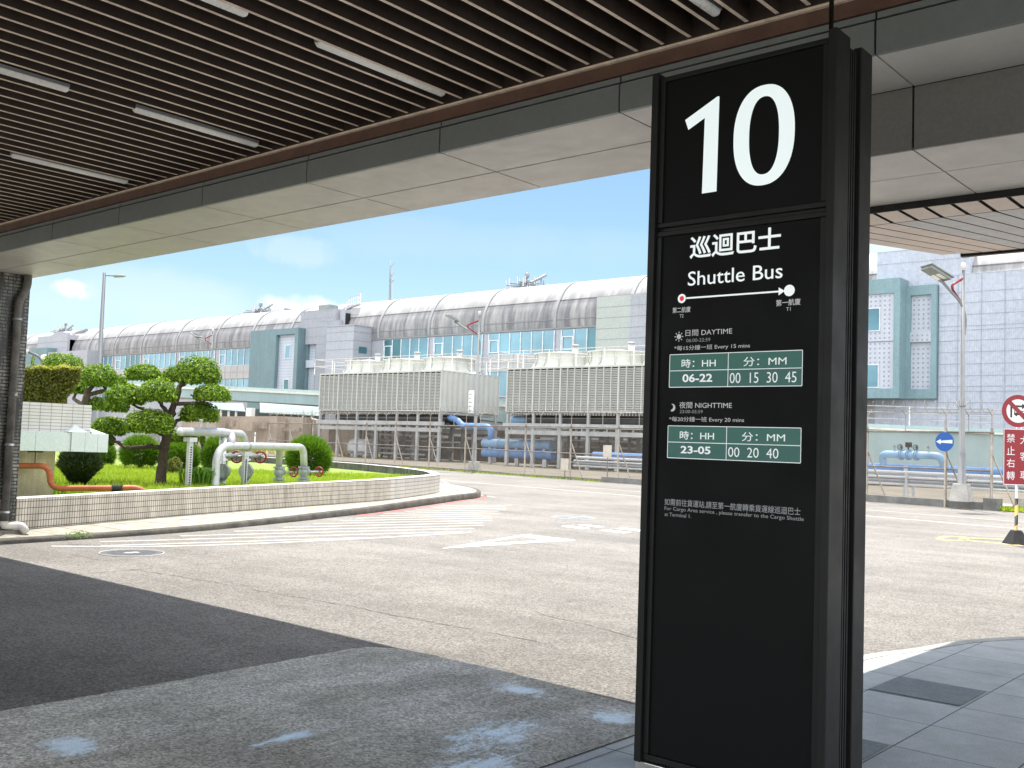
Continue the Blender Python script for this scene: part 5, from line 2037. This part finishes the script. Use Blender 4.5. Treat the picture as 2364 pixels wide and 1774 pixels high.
for (x1, y1), (x2, y2) in zip(ws, ws[1:]):
    a, b = gd(x1, y1, 100), gd(x2, y2, 98)
    m = 0 if x1 != 640 else 0
    g.hexa([Vector((a.x, a.y, -.05)), Vector((b.x, b.y, -.05)), Vector((b.x, b.y + 1, -.05)), Vector((a.x, a.y + 1, -.05)), a, b, b + Vector((0, 1, 0)), a + Vector((0, 1, 0))], 0)
for x, y, w, h_, m in ((535, 978, 14, 14, 1), (606, 982, 36, 16, 1), (672, 992, 60, 8, 1), (575, 985, 24, 20, 2)):
    c = gd(x, y, 97.6)
    s_ = 97.6 / F
    g.box(c.x - w * s_ / 2, c.x + w * s_ / 2, c.y - .02, c.y + .3, c.z - h_ * s_ / 2, c.z + h_ * s_ / 2, m)
g.build('wall', [M_sand, M_brownl, M_sand], t)
t = thing('pump_room', 'long dim brown wall with slits standing under the cooling towers', 'wall', (-62, 72, 0))
g = MB()
x = -84.0
while x < -47:
    w = random.uniform(1.2, 2.6)
    h_ = random.uniform(2.0, 2.5)
    g.box(x, x + w - (.35 if random.random() < .35 else .0), 70.5, 71, 0, h_)
    g.box(x, x + w, 70.52, 71, h_ + .25, 2.95)
    x += w
g.build('wall', M_brown, t)
g = MB()
tufts(g, 7000, lambda: gd(random.uniform(640, 900), 1000, random.uniform(84, 92)) * 1.0 if False else Vector((random.uniform(-96, -76), random.uniform(58, 69), .02)), .5, .09)
tag(g.build('dry_grass', leaf_mat('dry_grass', ((.40, .36, .14), (.52, .46, .20), (.36, .38, .12)), .8)), 'yellowed grass in the yard beyond the fence', 'grass', None, 'stuff')

# ------------------------------------------------------------------ cooling towers
M_tow = mat('tower_sheet', (.54, .55, .51), .5, var=.06, scale=.8, fine=.04, streak=.12)
M_towd = mat('tower_inside', (.07, .07, .068), .8)
M_frame = mat('steel_frame', (.36, .37, .37), .6, var=.2, scale=1.5, fine=.15)
M_dpipe = mat('dark_main', (.10, .10, .10), .6, var=.2)
TY, TD, TZ0, TZ1 = 61.0, 7.4, 4.27, 7.70


def cooling_tower(X0, X1, lab, fans):
    t = thing('cooling_tower', lab, 'cooling tower', (X0, TY, 0), 0, 'cooling towers behind the fence')
    g = MB()
    g.box(X0 + .06, X1 - .06, TY + .3, TY + TD - .3, TZ0 + .05, TZ1 - .05)
    g.build('core', M_towd, t)
    g = MB()
    nb = round((X1 - X0) / .67)
    for yy, sg in ((TY, 1), (TY + TD, -1)):
        for k in range(25):
            z = TZ0 + .16 + k * (TZ1 - TZ0 - .28) / 25
            a, b = yy, yy + sg * .16
            b = yy + sg * .085
            g.face([(X0 + .05, a, z), (X1 - .05, a, z), (X1 - .05, b, z + .088), (X0 + .05, b, z + .088)])
    g.build('louvre', M_tow, t)
    g = MB()
    for yy, sg in ((TY, 1), (TY + TD, -1)):
        y0_, y1_ = min(yy - sg * .03, yy + sg * .12), max(yy - sg * .03, yy + sg * .12)
        for k in range(nb + 1):
            x = lerp(X0, X1, k / nb)
            w = .06 if k % 4 == 0 else .035
            g.box(x - w, x + w, y0_ - (.01 if k % 4 == 0 else 0), y1_, TZ0 + .101, TZ1 - .061)
        g.box(X0 - .05, X1 + .05, y0_ - .02, y1_ + .02, TZ0, TZ0 + .10)
        g.box(X0 - .05, X1 + .05, y0_ - .02, y1_ + .02, TZ1 - .06, TZ1 + .06)
    g.build('frame', M_tow, t)
    for xx, sg in ((X1, 1), (X0, -1)):
        g = MB()
        n = 44
        pts = []
        for k in range(n):
            y = lerp(TY + .16, TY + TD - .16, k / (n - 1))
            pts.append((xx + sg * (.0 if k % 4 < 2 else .05), y))
        g.grid([[(x, y, TZ0 + .02) for x, y in pts], [(x, y, TZ1 + .02) for x, y in pts]], 0, False, False)
        g.box(xx - .04, xx + .04, TY + .13, TY + TD - .13, TZ1 - .02, TZ1 + .07)
        g.build('end_sheet', M_tow, t)
    g = MB()
    g.box(X0, X1, TY + .1, TY + TD - .1, TZ1 - .04, TZ1 + .03)
    g.build('deck', M_tow, t)
    for k in range(fans):
        cx = lerp(X0, X1, (k + .5) / fans)
        cy = TY + TD / 2
        g = MB()
        prof = [(2.75, 0), (2.45, .25), (2.25, .55), (2.2, 1.0), (2.26, 1.25), (2.36, 1.28), (2.36, 1.36), (2.1, 1.36), (2.1, 1.0), (2.2, .3)]
        rows = [[(cx + r_ * math.cos(2 * math.pi * j / 36), cy + r_ * math.sin(2 * math.pi * j / 36), TZ1 + .03 + z) for j in range(36)] for r_, z in prof]
        g.grid(rows, 0, True, True)
        for j in range(12):
            a = 2 * math.pi * j / 12
            c, s_ = math.cos(a), math.sin(a)
            p = [(cx + r_ * c, cy + r_ * s_, TZ1 + .03 + z) for r_, z in ((2.52, .25), (2.32, .55), (2.27, 1.0), (2.34, 1.25))]
            g.tube(p, .05, 4)
        st = g.build('fan_stack', M_tow, t)
        g = MB()
        g.tube([(cx, cy, TZ1 + 1.1), (cx, cy, TZ1 + 1.42), (cx, cy, TZ1 + 1.56), (cx, cy, TZ1 + 1.62)], [.95, .95, .85, .3], 24)
        for a in (0, math.pi / 2):
            g.box(-2.2, 2.2, -.06, .06, TZ1 + 1.37, TZ1 + 1.47, 0, lambda x, y, z: Vector((cx + x * math.cos(a + .3) - y * math.sin(a + .3), cy + x * math.sin(a + .3) + y * math.cos(a + .3), z)))
        g.build('fan_hood', M_tow, st)
        g = MB()
        g.tube([(cx + 1.35, cy - .2, TZ1 + 1.4), (cx + 1.35, cy - .2, TZ1 + 2.05)], .26, 12)
        g.tube([(cx + 1.35, cy - .2, TZ1 + 2.05), (cx + 1.35, cy - .2, TZ1 + 2.15)], .3, 12)
        g.build('motor', M_frame, st)
    g = MB()
    hz0 = TZ1 + .03
    n = int((X1 - X0) / 2.2)
    for (xa, ya, xb, yb) in ((X0 - 1.2, TY + .2, X1 + 1.0, TY + .2), (X1 + 1.0, TY + .2, X1 + 1.0, TY + TD), (X1 + 1.0, TY + TD, X0 - 1.2, TY + TD), (X0 - 1.2, TY + TD, X0 - 1.2, TY + .2)):
        for h_ in (.75, 1.4):
            g.tube([(xa, ya, hz0 + h_), (xb, yb, hz0 + h_)], .032, 6)
        m_ = max(2, int(math.hypot(xb - xa, yb - ya) / 2.3))
        for k in range(m_):
            x, y = lerp(xa, xb, k / m_), lerp(ya, yb, k / m_)
            g.tube([(x, y, hz0 + (-.02)), (x, y, hz0 + 1.42)], .03, 6)
    g.build('guard_rail', M_pvc, t)
    return t


def tower_frame(X0, X1, cols, lab):
    t = thing('support_frame', lab, 'steel frame', (X0, TY, 0), 0, 'steel frames carrying the cooling towers')
    for j, yy in enumerate((TY + .12, TY + TD - .2)):
        for k in range(cols):
            x = lerp(X0 + .1, X1 - .1, k / (cols - 1))
            g = MB()
            g.box(x - .13, x + .13, yy - .11, yy + .11, 0, 3.059)
            g.build('leg', M_frame, t)
            g = MB()
            g.box(x - .10, x + .10, yy - .09, yy + .09, 3.41, TZ0 - .02)
            g.build('stub_column', M_frame, t)
    g = MB()
    for yy in (TY + .12, TY + TD - .2):
        g.box(X0 - .3, X1 + .3, yy - .16, yy + .16, 3.06, 3.40)
        g.box(X0 - .1, X1 + .1, yy - .09, yy + .09, 2.52, 2.85)
        for i in range(cols * 2):
            x = lerp(X0, X1, (i + .5) / cols / 2)
            g.box(x - .06, x + .06, yy - .05, yy + .05, 2.87, 3.05)
    n = 60
    for k in range(n):
        x = lerp(X0 + .1, X1 - .1, k / (n - 1))
        g.box(x - .05, x + .05, TY + .12, TY + TD - .2, TZ0 - .22, TZ0 - .03)
    g.build('beam', M_frame, t)
    g = MB()
    g.tube([(X0 + 1.4, TY + 1.2, 3.72), (X1 - .8, TY + 1.2, 3.72)], .34, 16)
    g.build('header_pipe', M_dpipe, t)
    g = MB()
    g.tube([(X0 + 1.4, TY + 5.6, 3.72), (X1 - .8, TY + 5.6, 3.72)], .34, 16)
    g.build('header_pipe', M_dpipe, t)
    rnd = random.Random(int(X0))
    for k in range(12):
        x = lerp(X0 + .8, X1 - .8, (k + .5 + rnd.uniform(-.3, .3)) / 12)
        y = TY + rnd.uniform(1.5, 5.5)
        g = MB()
        z = rnd.uniform(.9, 1.5)
        g.tube([(x, y, 0), (x, y, z - .2), (x, y, z - .18), (x, y, z + .18), (x, y, z + .2), (x, y, 3.5)], [.13, .13, .27, .27, .13, .13], 10)
        g.tube([(x, y, z), (x, y - .55, z)], .07, 8)
        g.ring((x, y - .55, z), (0, 1, 0), .2, .03, 14, 6)
        g.build('riser_valve', M_dpipe, t)
    g = MB()
    for z, yy in ((.5, 2.2), (.95, 3.4), (1.7, 4.4), (2.2, 2.9)):
        g.tube([(X0 + rnd.uniform(0, 4), TY + yy, z), (X1 - rnd.uniform(0, 4), TY + yy, z)], .09, 8)
    g.build('service_pipe', M_frame, t)


cooling_tower(-76.5, -60.4, 'louvred pale cooling tower on the left with its ribbed end wall showing', 3)
cooling_tower(-53.0, -36.9, 'louvred pale cooling tower partly hidden by the black totem', 3)
tower_frame(-76.5, -60.4, 7, 'grey steel frame on legs under the left cooling tower')
tower_frame(-53.0, -36.9, 7, 'grey steel frame on legs under the cooling tower beside the totem')

TB = 62.3
q = lambda p: gy(*p, TB)
t = thing('blue_tower_pipe', 'blue elbowed pipe dropping from the left cooling tower to the thick mains', 'pipe', q(zd(190, 400)))
g = MB()
g.tube(arc([q(zc(1790, 352)) + Vector((0, 1.2, 0)), q(zc(1850, 352)), q(zc(1975, 392)), q(zc(2030, 460)), q(zc(2190, 468)), q(zd(188, 198)), q(zd(182, 400))], 6), .26, 16)
g.build('pipe', M_blue, t)
for y, lab, xr in ((405, 'upper thick blue main between the cooling towers', 960), (525, 'lower thick blue main between the cooling towers', 985)):
    t = thing('blue_main', lab, 'pipe', q(zd(400, y)), 0, 'thick blue mains')
    a, b = q(zd(95, y)), q(zd(xr, y + 8))
    b.z = a.z
    g = MB()
    g.tube([a, b], .36, 18)
    for k in (.25, .6, .98):
        c = lerp(a, b, k)
        g.tube([c - Vector((.05, 0, 0)), c + Vector((.05, 0, 0))], .42, 18)
    g.build('pipe', M_bluel if y < 450 else M_blue, t)
    g = MB()
    for k in (.1, .5, .9):
        c = lerp(a, b, k)
        g.box(c.x - .1, c.x + .1, c.y - .1, c.y + .1, 0, c.z - .3)
    g.build('stand', M_galv, t)
t = thing('blue_elbow', 'short blue pipe elbow showing at the corner below the totem side tower', 'pipe', gy(*zd(500, 110), 61.8))
g = MB()
g.tube(arc([gy(*zd(440, 190), 61.8), gy(*zd(455, 112), 61.8), gy(*zd(640, 112), 61.8) + Vector((0, .6, 0))], 6), .33, 14)
g.build('pipe', M_bluel, t)
t = thing('storage_tank', 'white lying tank with domed end beyond the fence', 'tank', gy(*zc(760, 800), 64))
g = MB()
a, b = gy(*zc(650, 735), 64), gy(*zc(885, 742), 64)
b.z = a.z
g.tube([lerp(a, b, -.12), lerp(a, b, -.08), a, b], [.15, .6, .85, .85], 20)
g.build('shell', M_swht, t)
g = MB()
for k in (.15, .8):
    c = lerp(a, b, k)
    g.box(c.x - .15, c.x + .15, c.y - .6, c.y + .6, 0, c.z - .6)
g.build('saddle', M_conc, t)

# ------------------------------------------------------------------ the terminal concourse far behind
YB = 85.0
t5 = NT('barrel_sheet')
p = t5.pos()
mp = t5.n('ShaderNodeMapping', {'Vector': p, 'Scale': (.8, .05, .10)})
st = t5.remap(t5.noise(mp.outputs[0], 1.4, 8, .68), .32, .60)
mp2 = t5.n('ShaderNodeMapping', {'Vector': p, 'Scale': (.25, .2, .5)})
s2 = t5.remap(t5.noise(mp2.outputs[0], 1.2, 6, .6), .4, .68)
zz_ = t5.n('ShaderNodeSeparateXYZ', {'Vector': p}).outputs['Z']
low = t5.remap(zz_, 19.6, 16.6)
grime = t5.math('MULTIPLY', st, t5.math('ADD', .12, t5.math('MULTIPLY', low, .95)))
t5.set(Base_Color=t5.mix(t5.math('MULTIPLY', s2, .25), t5.mix(grime, (.44, .43, .425, 1), (.15, .15, .165, 1)), (.40, .38, .36, 1)), Roughness=.6)
M_barrel = t5.m
M_ribl = mat('roof_seam', (.33, .335, .34), .5, var=.1, scale=.5)
M_rib = mat('roof_rib_metal', (.24, .25, .265), .5, var=.1, scale=.5)
M_pale = mat('pale_panel', (.38, .39, .43), .5, var=.05, scale=.2, streak=.1)
M_span = mat('spandrel', (.47, .455, .45), .6, var=.07, scale=.3, streak=.2)
M_corr = mat('corrugated_sheet', (.50, .54, .62), .45, var=.05, scale=.15, streak=.06)
M_tealf = mat('teal_frame_paint', (.165, .25, .275), .55, var=.10, scale=.35, streak=.2)
M_tealr = mat('teal_frame_pale', (.22, .34, .375), .55, var=.08, scale=.35, streak=.15)
M_dot = mat('dotted_panel', (.52, .55, .62), .5, var=.06, scale=.4, streak=.15)
M_dotd = mat('panel_dot', (.27, .31, .40), .6)
M_grn = mat('greenish_panel', (.42, .45, .42), .5, var=.05, scale=.3)
M_glass = glass_mat('blue_glass', (.15, .31, .38), .12)
M_glass2 = glass_mat('dark_glass', (.05, .17, .20), .08)
M_mull = mat('mullion_white', (.66, .69, .72), .4)

t = thing('airport_terminal', 'long terminal building with grey barrel roof, blue windows and teal frames', 'building', (-70, YB, 0))
prof = [(85, 14.35), (84.92, 14.8), (84.91, 15.2), (84.97, 16.0), (85.12, 16.5), (85.28, 16.9), (85.55, 17.45), (85.9, 18.0), (86.3, 18.5), (86.8, 18.95), (87.4, 19.35), (88.1, 19.65), (89, 19.9), (90.5, 20.05), (93, 19.7), (96, 18.6), (99, 16.5), (100.5, 14.35)]
XL, XR = -300.0, 30.0
ribs = [-67.29 + 9.5 * k for k in range(1, 10)] + [-67.29, -77.74, -86.47, -95.4, -104.5, -113.5, -122.4, -131.4, -142.1, -152.6, -161.6, -170.3] + [-179 - 9.2 * k for k in range(12)]
ribs.sort()
g = MB()
xs = [XL] + [x for x in ribs if XL < x < XR] + [XR]
g.grid([[(x, y, z) for y, z in prof] for x in xs], 0, False, True)
g.build('barrel_roof', M_barrel, t)
for x in ribs:
    if -215 < x < 0:
        g = MB()
        w = .18
        q1 = [(x - w, y - .12 if y < 88 else y, z + (.0 if y < 86 else .1)) for y, z in prof[:14]]
        q2 = [(x + w, a[1], a[2]) for a in q1]
        g.grid([q1, q2], 0, False, True)
        q3 = [(x - w, y + .02, z - .02) for y, z in prof[:14]]
        q4 = [(x + w, y + .02, z - .02) for y, z in prof[:14]]
        g.grid([q3, q1], 0, False, False)
        g.grid([q2, q4], 0, False, False)
        g.build('roof_rib', M_ribl, t)
g = MB()
g.box(XL, XR, 84.86, 84.95, 15.18, 15.26)
g.box(XL, XR, 85.42, 85.60, 17.36, 17.42)
g.box(XL, XR, 84.93, 85.1, 14.20, 14.36)
g.build('roof_joint', M_rib, t)
g = MB()
g.box(XL, XR, 85.05, 85.6, 0, 14.19)
g.build('wall', M_pale, t)


def window_bay(xa, xb, z0_, z1_, dark=(), low=False):
    g = MB()
    n = max(2, round((xb - xa) / 1.5))
    for k in range(n):
        g.face([(lerp(xa, xb, k / n), 84.985, z0_), (lerp(xa, xb, (k + 1) / n), 84.985, z0_), (lerp(xa, xb, (k + 1) / n), 84.985, z1_), (lerp(xa, xb, k / n), 84.985, z1_)], 1 if k in dark else 0)
    w = g.build('window', [M_glass, M_glass2], t)
    g = MB()
    for k in range(n + 1):
        x = lerp(xa, xb, k / n)
        g.box(x - .055, x + .055, 84.90, 84.984, z0_, z1_)
    g.box(xa, xb, 84.92, 84.98, z0_ - .06, z0_)
    x = lerp(xa, xb, 1 / n)
    zz2 = lerp(z0_, z1_, .70)
    for a, b, c, d in ((xa + .12, x - .1, zz2 - .1, zz2), (xa + .12, x - .1, z0_ + .18, z0_ + .28), (xa + .12, xa + .22, z0_ + .28, zz2 - .1), (x - .2, x - .1, z0_ + .28, zz2 - .1)):
        g.box(a, b, 84.88, 84.965, c, d)
    g.build('mullion', M_mull, w)


bays = [(-66.4, -61.3, (2,)), (-76.8, -67.35, ()), (-85.6, -77.8, ()), (-94.4, -86.55, (0, 1)), (-130.2, -122.5, ()), (-141.1, -131.5, ()), (-151.6, -142.2, ()), (-160.6, -152.7, (2, 3, 4)), (-169.4, -161.7, (0, 1, 2)), (-178.2, -170.4, ())]
for xa, xb, dk in bays:
    window_bay(xa, xb, 11.72, 14.08, dk)
    window_bay(xa, xb, 7.0, 9.72, ())
for xa, xb, _ in bays:
    g = MB()
    g.box(xa, xb, 84.93, 85.04, 9.78, 11.64)
    for k in range(1, 5):
        x = lerp(xa, xb, k / 5)
        g.box(x - .02, x + .02, 84.915, 84.929, 9.78, 11.64, 1)
    g.box(xa, xb, 84.912, 84.928, 10.68, 10.72, 1)
    g.build('spandrel', [M_span, M_rib], t)


def dots(g, xa, xb, z0_, z1_, y, skip=()):
    x = xa + .2
    while x < xb - .12:
        z = z0_ + .2
        while z < z1_ - .12:
            if not any(a - .15 < x < b + .15 and c - .15 < z < d + .15 for a, b, c, d in skip):
                g.face([(x - .07, y - .006, z - .07), (x + .07, y - .006, z - .07), (x + .07, y - .006, z + .07), (x - .07, y - .006, z + .07)], 1)
            z += .385
        x += .385


def pane(par, a, b, c, d, y, m):
    g = MB()
    g.box(a, b, y - .03, y - .01, c, d)
    w = g.build('window', m, par)
    g = MB()
    for q in ((a - .08, b + .08, c - .08, c), (a - .08, b + .08, d, d + .08), (a - .08, a, c, d), (b, b + .08, c, d)):
        g.box(q[0], q[1], y - .08, y - .005, q[2], q[3])
    return w, g


# teal bays
g = MB()
g.box(-119.6, -113.68, 82.8, 85, 0, 16.17)
g.box(-113.68, -108.9, 82.8, 85, 15.36, 16.15)
g.box(-109.6, -108.9, 82.8, 85, 0, 15.36)
g.box(-108.9, -106.4, 84.2, 85, 14.9, 15.6)
g.box(-106.9, -106.4, 84.2, 85, 0, 14.9)
g.box(-108.9, -108.5, 84.2, 85, 0, 14.9)
g.build('teal_bay', M_tealf, t)
g = MB()
g.box(-113.68, -109.6, 83.34, 83.5, 0, 15.36)
dots(g, -113.68, -109.6, 6, 15.3, 83.34, ((-112.2, -111.1, 12.2, 13.9), (-112.2, -111.1, 7, 9.5)))
g.build('dotted_panel', [M_dot, M_dotd], t)
for c, d, m in ((12.2, 13.9, M_glass), (7.3, 9.3, M_glass2)):
    w, gg = pane(t, -112.15, -111.15, c, d, 83.34, m)
    gg.build('frame', M_mull, w)
g = MB()
g.box(-108.5, -106.9, 84.5, 84.6, 0, 14.9)
g.box(-108.6, -106.85, 84.0, 84.5, 10.9, 11.9)
dots(g, -108.5, -106.9, 6, 14.8, 84.5)
g.build('dotted_panel', [M_dot, M_dotd], t)
# right teal bay
g = MB()
g.box(-38.5, -33.6, 82.8, 85, 6.56, 16.44)
g.box(-33.6, -30.3, 82.8, 85, 15.22, 16.44)
g.box(-30.3, -29.8, 82.8, 85, 6.56, 16.44)
g.box(-33.6, -30.3, 82.8, 85, 6.56, 7.35)
g.box(-29.8, -27.36, 84.2, 85, 15.12, 15.91)
g.box(-27.8, -27.36, 84.2, 85, 6.6, 15.12)
g.box(-29.8, -29.45, 84.2, 85, 6.6, 15.12)
g.box(-29.45, -27.8, 84.2, 85, 6.6, 7.38)
g.build('teal_bay', M_tealr, t)
g = MB()
sk = ((-32.63, -31.53, 12.2, 14.0), (-32.64, -31.58, 7.5, 9.3))
g.box(-33.6, -30.3, 82.95, 83.1, 7.35, 15.22)
dots(g, -33.6, -30.3, 7.4, 11.2, 82.95, sk)
dots(g, -33.6, -30.3, 11.35, 15.2, 82.95, sk)
g.box(-33.6, -30.3, 82.90, 82.949, 11.23, 11.29, 2)
g.build('dotted_panel', [M_dot, M_dotd, M_rib], t)
for q in sk:
    w, gg = pane(t, q[0], q[1], q[2], q[3], 82.95, M_glass)
    gg.build('frame', M_mull, w)
g = MB()
g.box(-29.45, -27.8, 84.5, 84.6, 7.38, 15.12)
dots(g, -29.45, -27.8, 7.4, 11.1, 84.5)
dots(g, -29.45, -27.8, 12.2, 15.1, 84.5)
g.box(-29.45, -27.8, 84.22, 84.5, 11.24, 12.05)
dots(g, -29.45, -27.8, 11.2, 12.0, 84.22)
g.build('dotted_panel', [M_dot, M_dotd], t)


def corrugated(xa, xb, z0_, z1_, y, pitch=.125, joints=(), vjoints=(), name='corrugated_wall', m=None, depth=2.0):
    g = MB()
    pts = []
    x = xa
    while x < xb:
        pts += [(x, y), (x + pitch * .5, y), (x + pitch * .62, y - .028), (x + pitch * .88, y - .028)]
        x += pitch
    pts.append((xb, y))
    g.grid([[(a, b, z0_) for a, b in pts], [(a, b, z1_) for a, b in pts]], 0, False, False)
    g.box(xa, xb, y - .04, y + depth, z1_ + .002, z1_ + .06)
    g.face([(xb, y, z0_), (xb, y + depth, z0_), (xb, y + depth, z1_), (xb, y, z1_)])
    g.face([(xa, y + depth, z0_), (xa, y, z0_), (xa, y, z1_), (xa, y + depth, z1_)])
    for z in joints:
        g.box(xa, xb, y - .045, y - .031, z - .016, z + .016, 1)
    for v in vjoints:
        g.box(v - .02, v + .02, y - .060, y - .046, z0_, z1_ - .05, 1)
    return g.build(name, [m or M_corr, mat('panel_joint', (.34, .38, .46), .6)], t)


corrugated(-32.5, -25.0, 4.0, 19.04, 84.75, .13, (18.0,), (), depth=3)
jl = [15.16, 14.29, 13.35, 12.43, 12.1, 11.27, 10.35, 9.4, 8.45, 7.6, 7.2, 6.3, 5.4]
corrugated(-27.3, 12.0, 0, 16.6, 84.62, .13, jl, [-25.8 + 1.76 * k for k in range(18)], depth=1.5)
# white stair blocks
jz = [17.4, 16.2, 15.0, 13.9, 12.8, 11.7, 10.6, 9.5]
corrugated(-110.1, -102.9, 14, 18.42, 84.0, .15, jz[:3], (), 'stair_block', M_pale, 4)
corrugated(-106.4, -102.0, 0, 16.9, 83.9, .15, jz[1:], (-104.2,), 'stair_block', M_pale, 2)
g = MB()
g.box(-102.0, -96.75, 82.0, 85, 0, 15.78)
g.box(-102.1, -96.65, 81.9, 85, 15.78, 15.9)
for z in jz[2:]:
    g.box(-102.0, -96.72, 81.985, 81.999, z - .03, z + .03, 1)
    g.box(-96.749, -96.735, 82.0, 84.9, z - .03, z + .03, 1)
g.box(-96.745, -96.70, 82.9, 84.2, 12.4, 13.2, 2)
g.box(-102.6, -101.6, 84.5, 85.5, 15.9, 18.3)
g.box(-101.595, -101.55, 84.6, 85.4, 16.0, 17.9, 3)
g.build('stair_block', [M_pale, M_rib, M_glass2, M_gap], t)
g = MB()
g.box(-61.2, -57.0, 84.0, 85, 0, 17.1)
g.box(-57.0, -44.0, 83.95, 85, 0, 17.15, 1)
for z in (16.0, 14.9, 13.8, 12.7, 11.6, 10.5):
    g.box(-61.2, -57.0, 83.985, 83.999, z - .02, z + .02, 2)
    g.box(-56.99, -44.0, 83.93, 83.949, z - .02, z + .02, 2)
g.build('panel_block', [M_grn, M_pale, M_rib], t)
# the far end of the concourse
f8 = lambda x, y, Y=84.0: gy(*z0(x, y), Y)
a, b = f8(485, 985), f8(860, 985)
g = MB()
zt_ = f8(700, 968).z
g.box(a.x, f8(860, 985).x, 84.0, 86.5, 0, zt_)
g.box(f8(668, 930).x, f8(760, 930).x, 84.2, 86, zt_, f8(700, 925).z)
c = f8(935, 1010, 86.0)
g.box(b.x, c.x, 84.5, 86.5, 0, f8(860, 1000).z - .2, 2)
a2, b2 = f8(600, 1140, 82.5), f8(1118, 1150, 82.5)
g.box(a2.x, b2.x, 82.5, 85, 0, b2.z)
for k in range(6):
    z = zt_ - 1.2 - 1.15 * k
    g.box(a.x, b.x, 83.98, 83.999, z - .03, z + .03, 1)
g.build('stair_block', [M_pale, M_rib, M_lampg], t)
a3, b3 = f8(230, 1150, 82.3), f8(600, 1160, 82.3)
g = MB()
g.box(a3.x, b3.x - .05, 82.3, 84.9, 0, a3.z)
g.build('teal_bay', M_tealf, t)
g = MB()
for (x0_, z0_, x1_, z1_) in ((z2(118, 295), z2(185, 320), 0, 0),):
    p, q = gy(*x0_, 86), gy(*z0_, 86)
    g.box(p.x, q.x, 85.5, 87, q.z - .3, p.z)
for pxa, pxb in ((z4(1450, 185), z4(1472, 220)), (z4(1550, 202), z4(1585, 212))):
    p, q = gy(*pxa, 91), gy(*pxb, 91)
    g.box(p.x, q.x, 90.5, 91.5, q.z - .6, p.z)
g.build('rooftop_unit', M_lampg, t)
for (xs_, ys_, xe, ye, n) in ((275, 318, 365, 282, 8),):
    g = MB()
    rows = [gy(*z2(lerp(xs_, xe, k / n), lerp(ys_, ye, (k / n) ** .6)), 86.5) for k in range(n + 1)]
    g.tube(rows, .22, 6)
    for h_ in (.7, 1.3):
        g.tube([q + Vector((0, 0, h_)) for q in rows], .05, 5)
    for q in rows:
        g.tube([q, q + Vector((0, 0, 1.3))], .05, 5)
    g.build('roof_ladder', M_galv, t)
g = MB()
rows = [gy(*z0(lerp(905, 1105, k / 8), lerp(990, 905, (k / 8) ** .6)), 87) for k in range(9)]
g.tube(rows, .38, 6)
g.build('roof_ladder', M_rib, t)

M_mast = mat('mast_metal', (.26, .28, .30), .5, metal=.3)


def mast(x, yt, yb, Y, lab, plat=True, r_=.09):
    b, p = gy(x, yb, Y), gy(x, yt, Y)
    t = thing('antenna_mast', lab, 'antenna', b, 0, 'antennas on the terminal roof')
    h_ = p.z - b.z
    g = MB()
    q = Vector((b.x, b.y, b.z - 1.0))
    g.tube([q, lerp(q, p, .6), p], [r_ * 1.6, r_, r_ * .4], 8)
    g.build('pole', M_mast, t)
    g = MB()
    if plat:
        g.tube([b + Vector((0, 0, -.6)), b + Vector((0, 0, h_ * .45))], .3, 8)
        for k, (z, w) in enumerate(((.08, 2.6), (.2, 2.2), (.32, 1.2))):
            c = b + Vector((0, 0, h_ * z))
            for a in (0, 1.0, 2.1):
                d = Vector((math.cos(a), math.sin(a), 0)) * w
                g.tube([c - d, c + d], .07, 6)
                g.tube([c + d - Vector((0, 0, .3)), c + d + Vector((0, 0, .6))], .09, 6)
                g.tube([c - d - Vector((0, 0, .3)), c - d + Vector((0, 0, .6))], .09, 6)
        c = b + Vector((0, 0, h_ * .22))
        g.tube([c + Vector((.8, 0, .2)), c + Vector((3.0, 0, .9))], .16, 6)
        g.ball(b + Vector((0, 0, h_ * .68)), .3, .3, .4, 8, 6)
    else:
        for z in (.45, .62, .85):
            c = b + Vector((0, 0, h_ * z))
            g.tube([c - Vector((.25, 0, 0)), c + Vector((.55, 0, .5))], .05, 5)
        for s_ in (-1, 1):
            g.tube([b + Vector((s_ * .35, 0, 0)), b + Vector((s_ * .12, 0, h_ * .75))], .04, 5)
        for z in range(1, 14):
            c = b + Vector((0, 0, h_ * .75 * z / 14))
            g.tube([c - Vector((.3, 0, 0)), c + Vector((.3, 0, .25))], .025, 4)
    g.build('antenna', M_mast, t)


p = z2(555, 5)
mast(z2(555, 0)[0], z2(0, 8)[1], z2(0, 275)[1], 92, 'tall thin lattice mast alone against the blue sky', False, .12)
mast(z2(1426, 0)[0], z2(0, 62)[1], z2(0, 185)[1], 93, 'antenna cluster on the roof ridge nearest the black totem')
mast(z4(1110, 0)[0], z4(0, 68)[1], z4(0, 260)[1], 93, 'antenna cluster on the roof ridge left of the white cloud')
mast(z0(833, 0)[0], z0(0, 770)[1], z0(0, 945)[1], 90, 'antenna cluster farthest away, left of the tall grey lamp post')
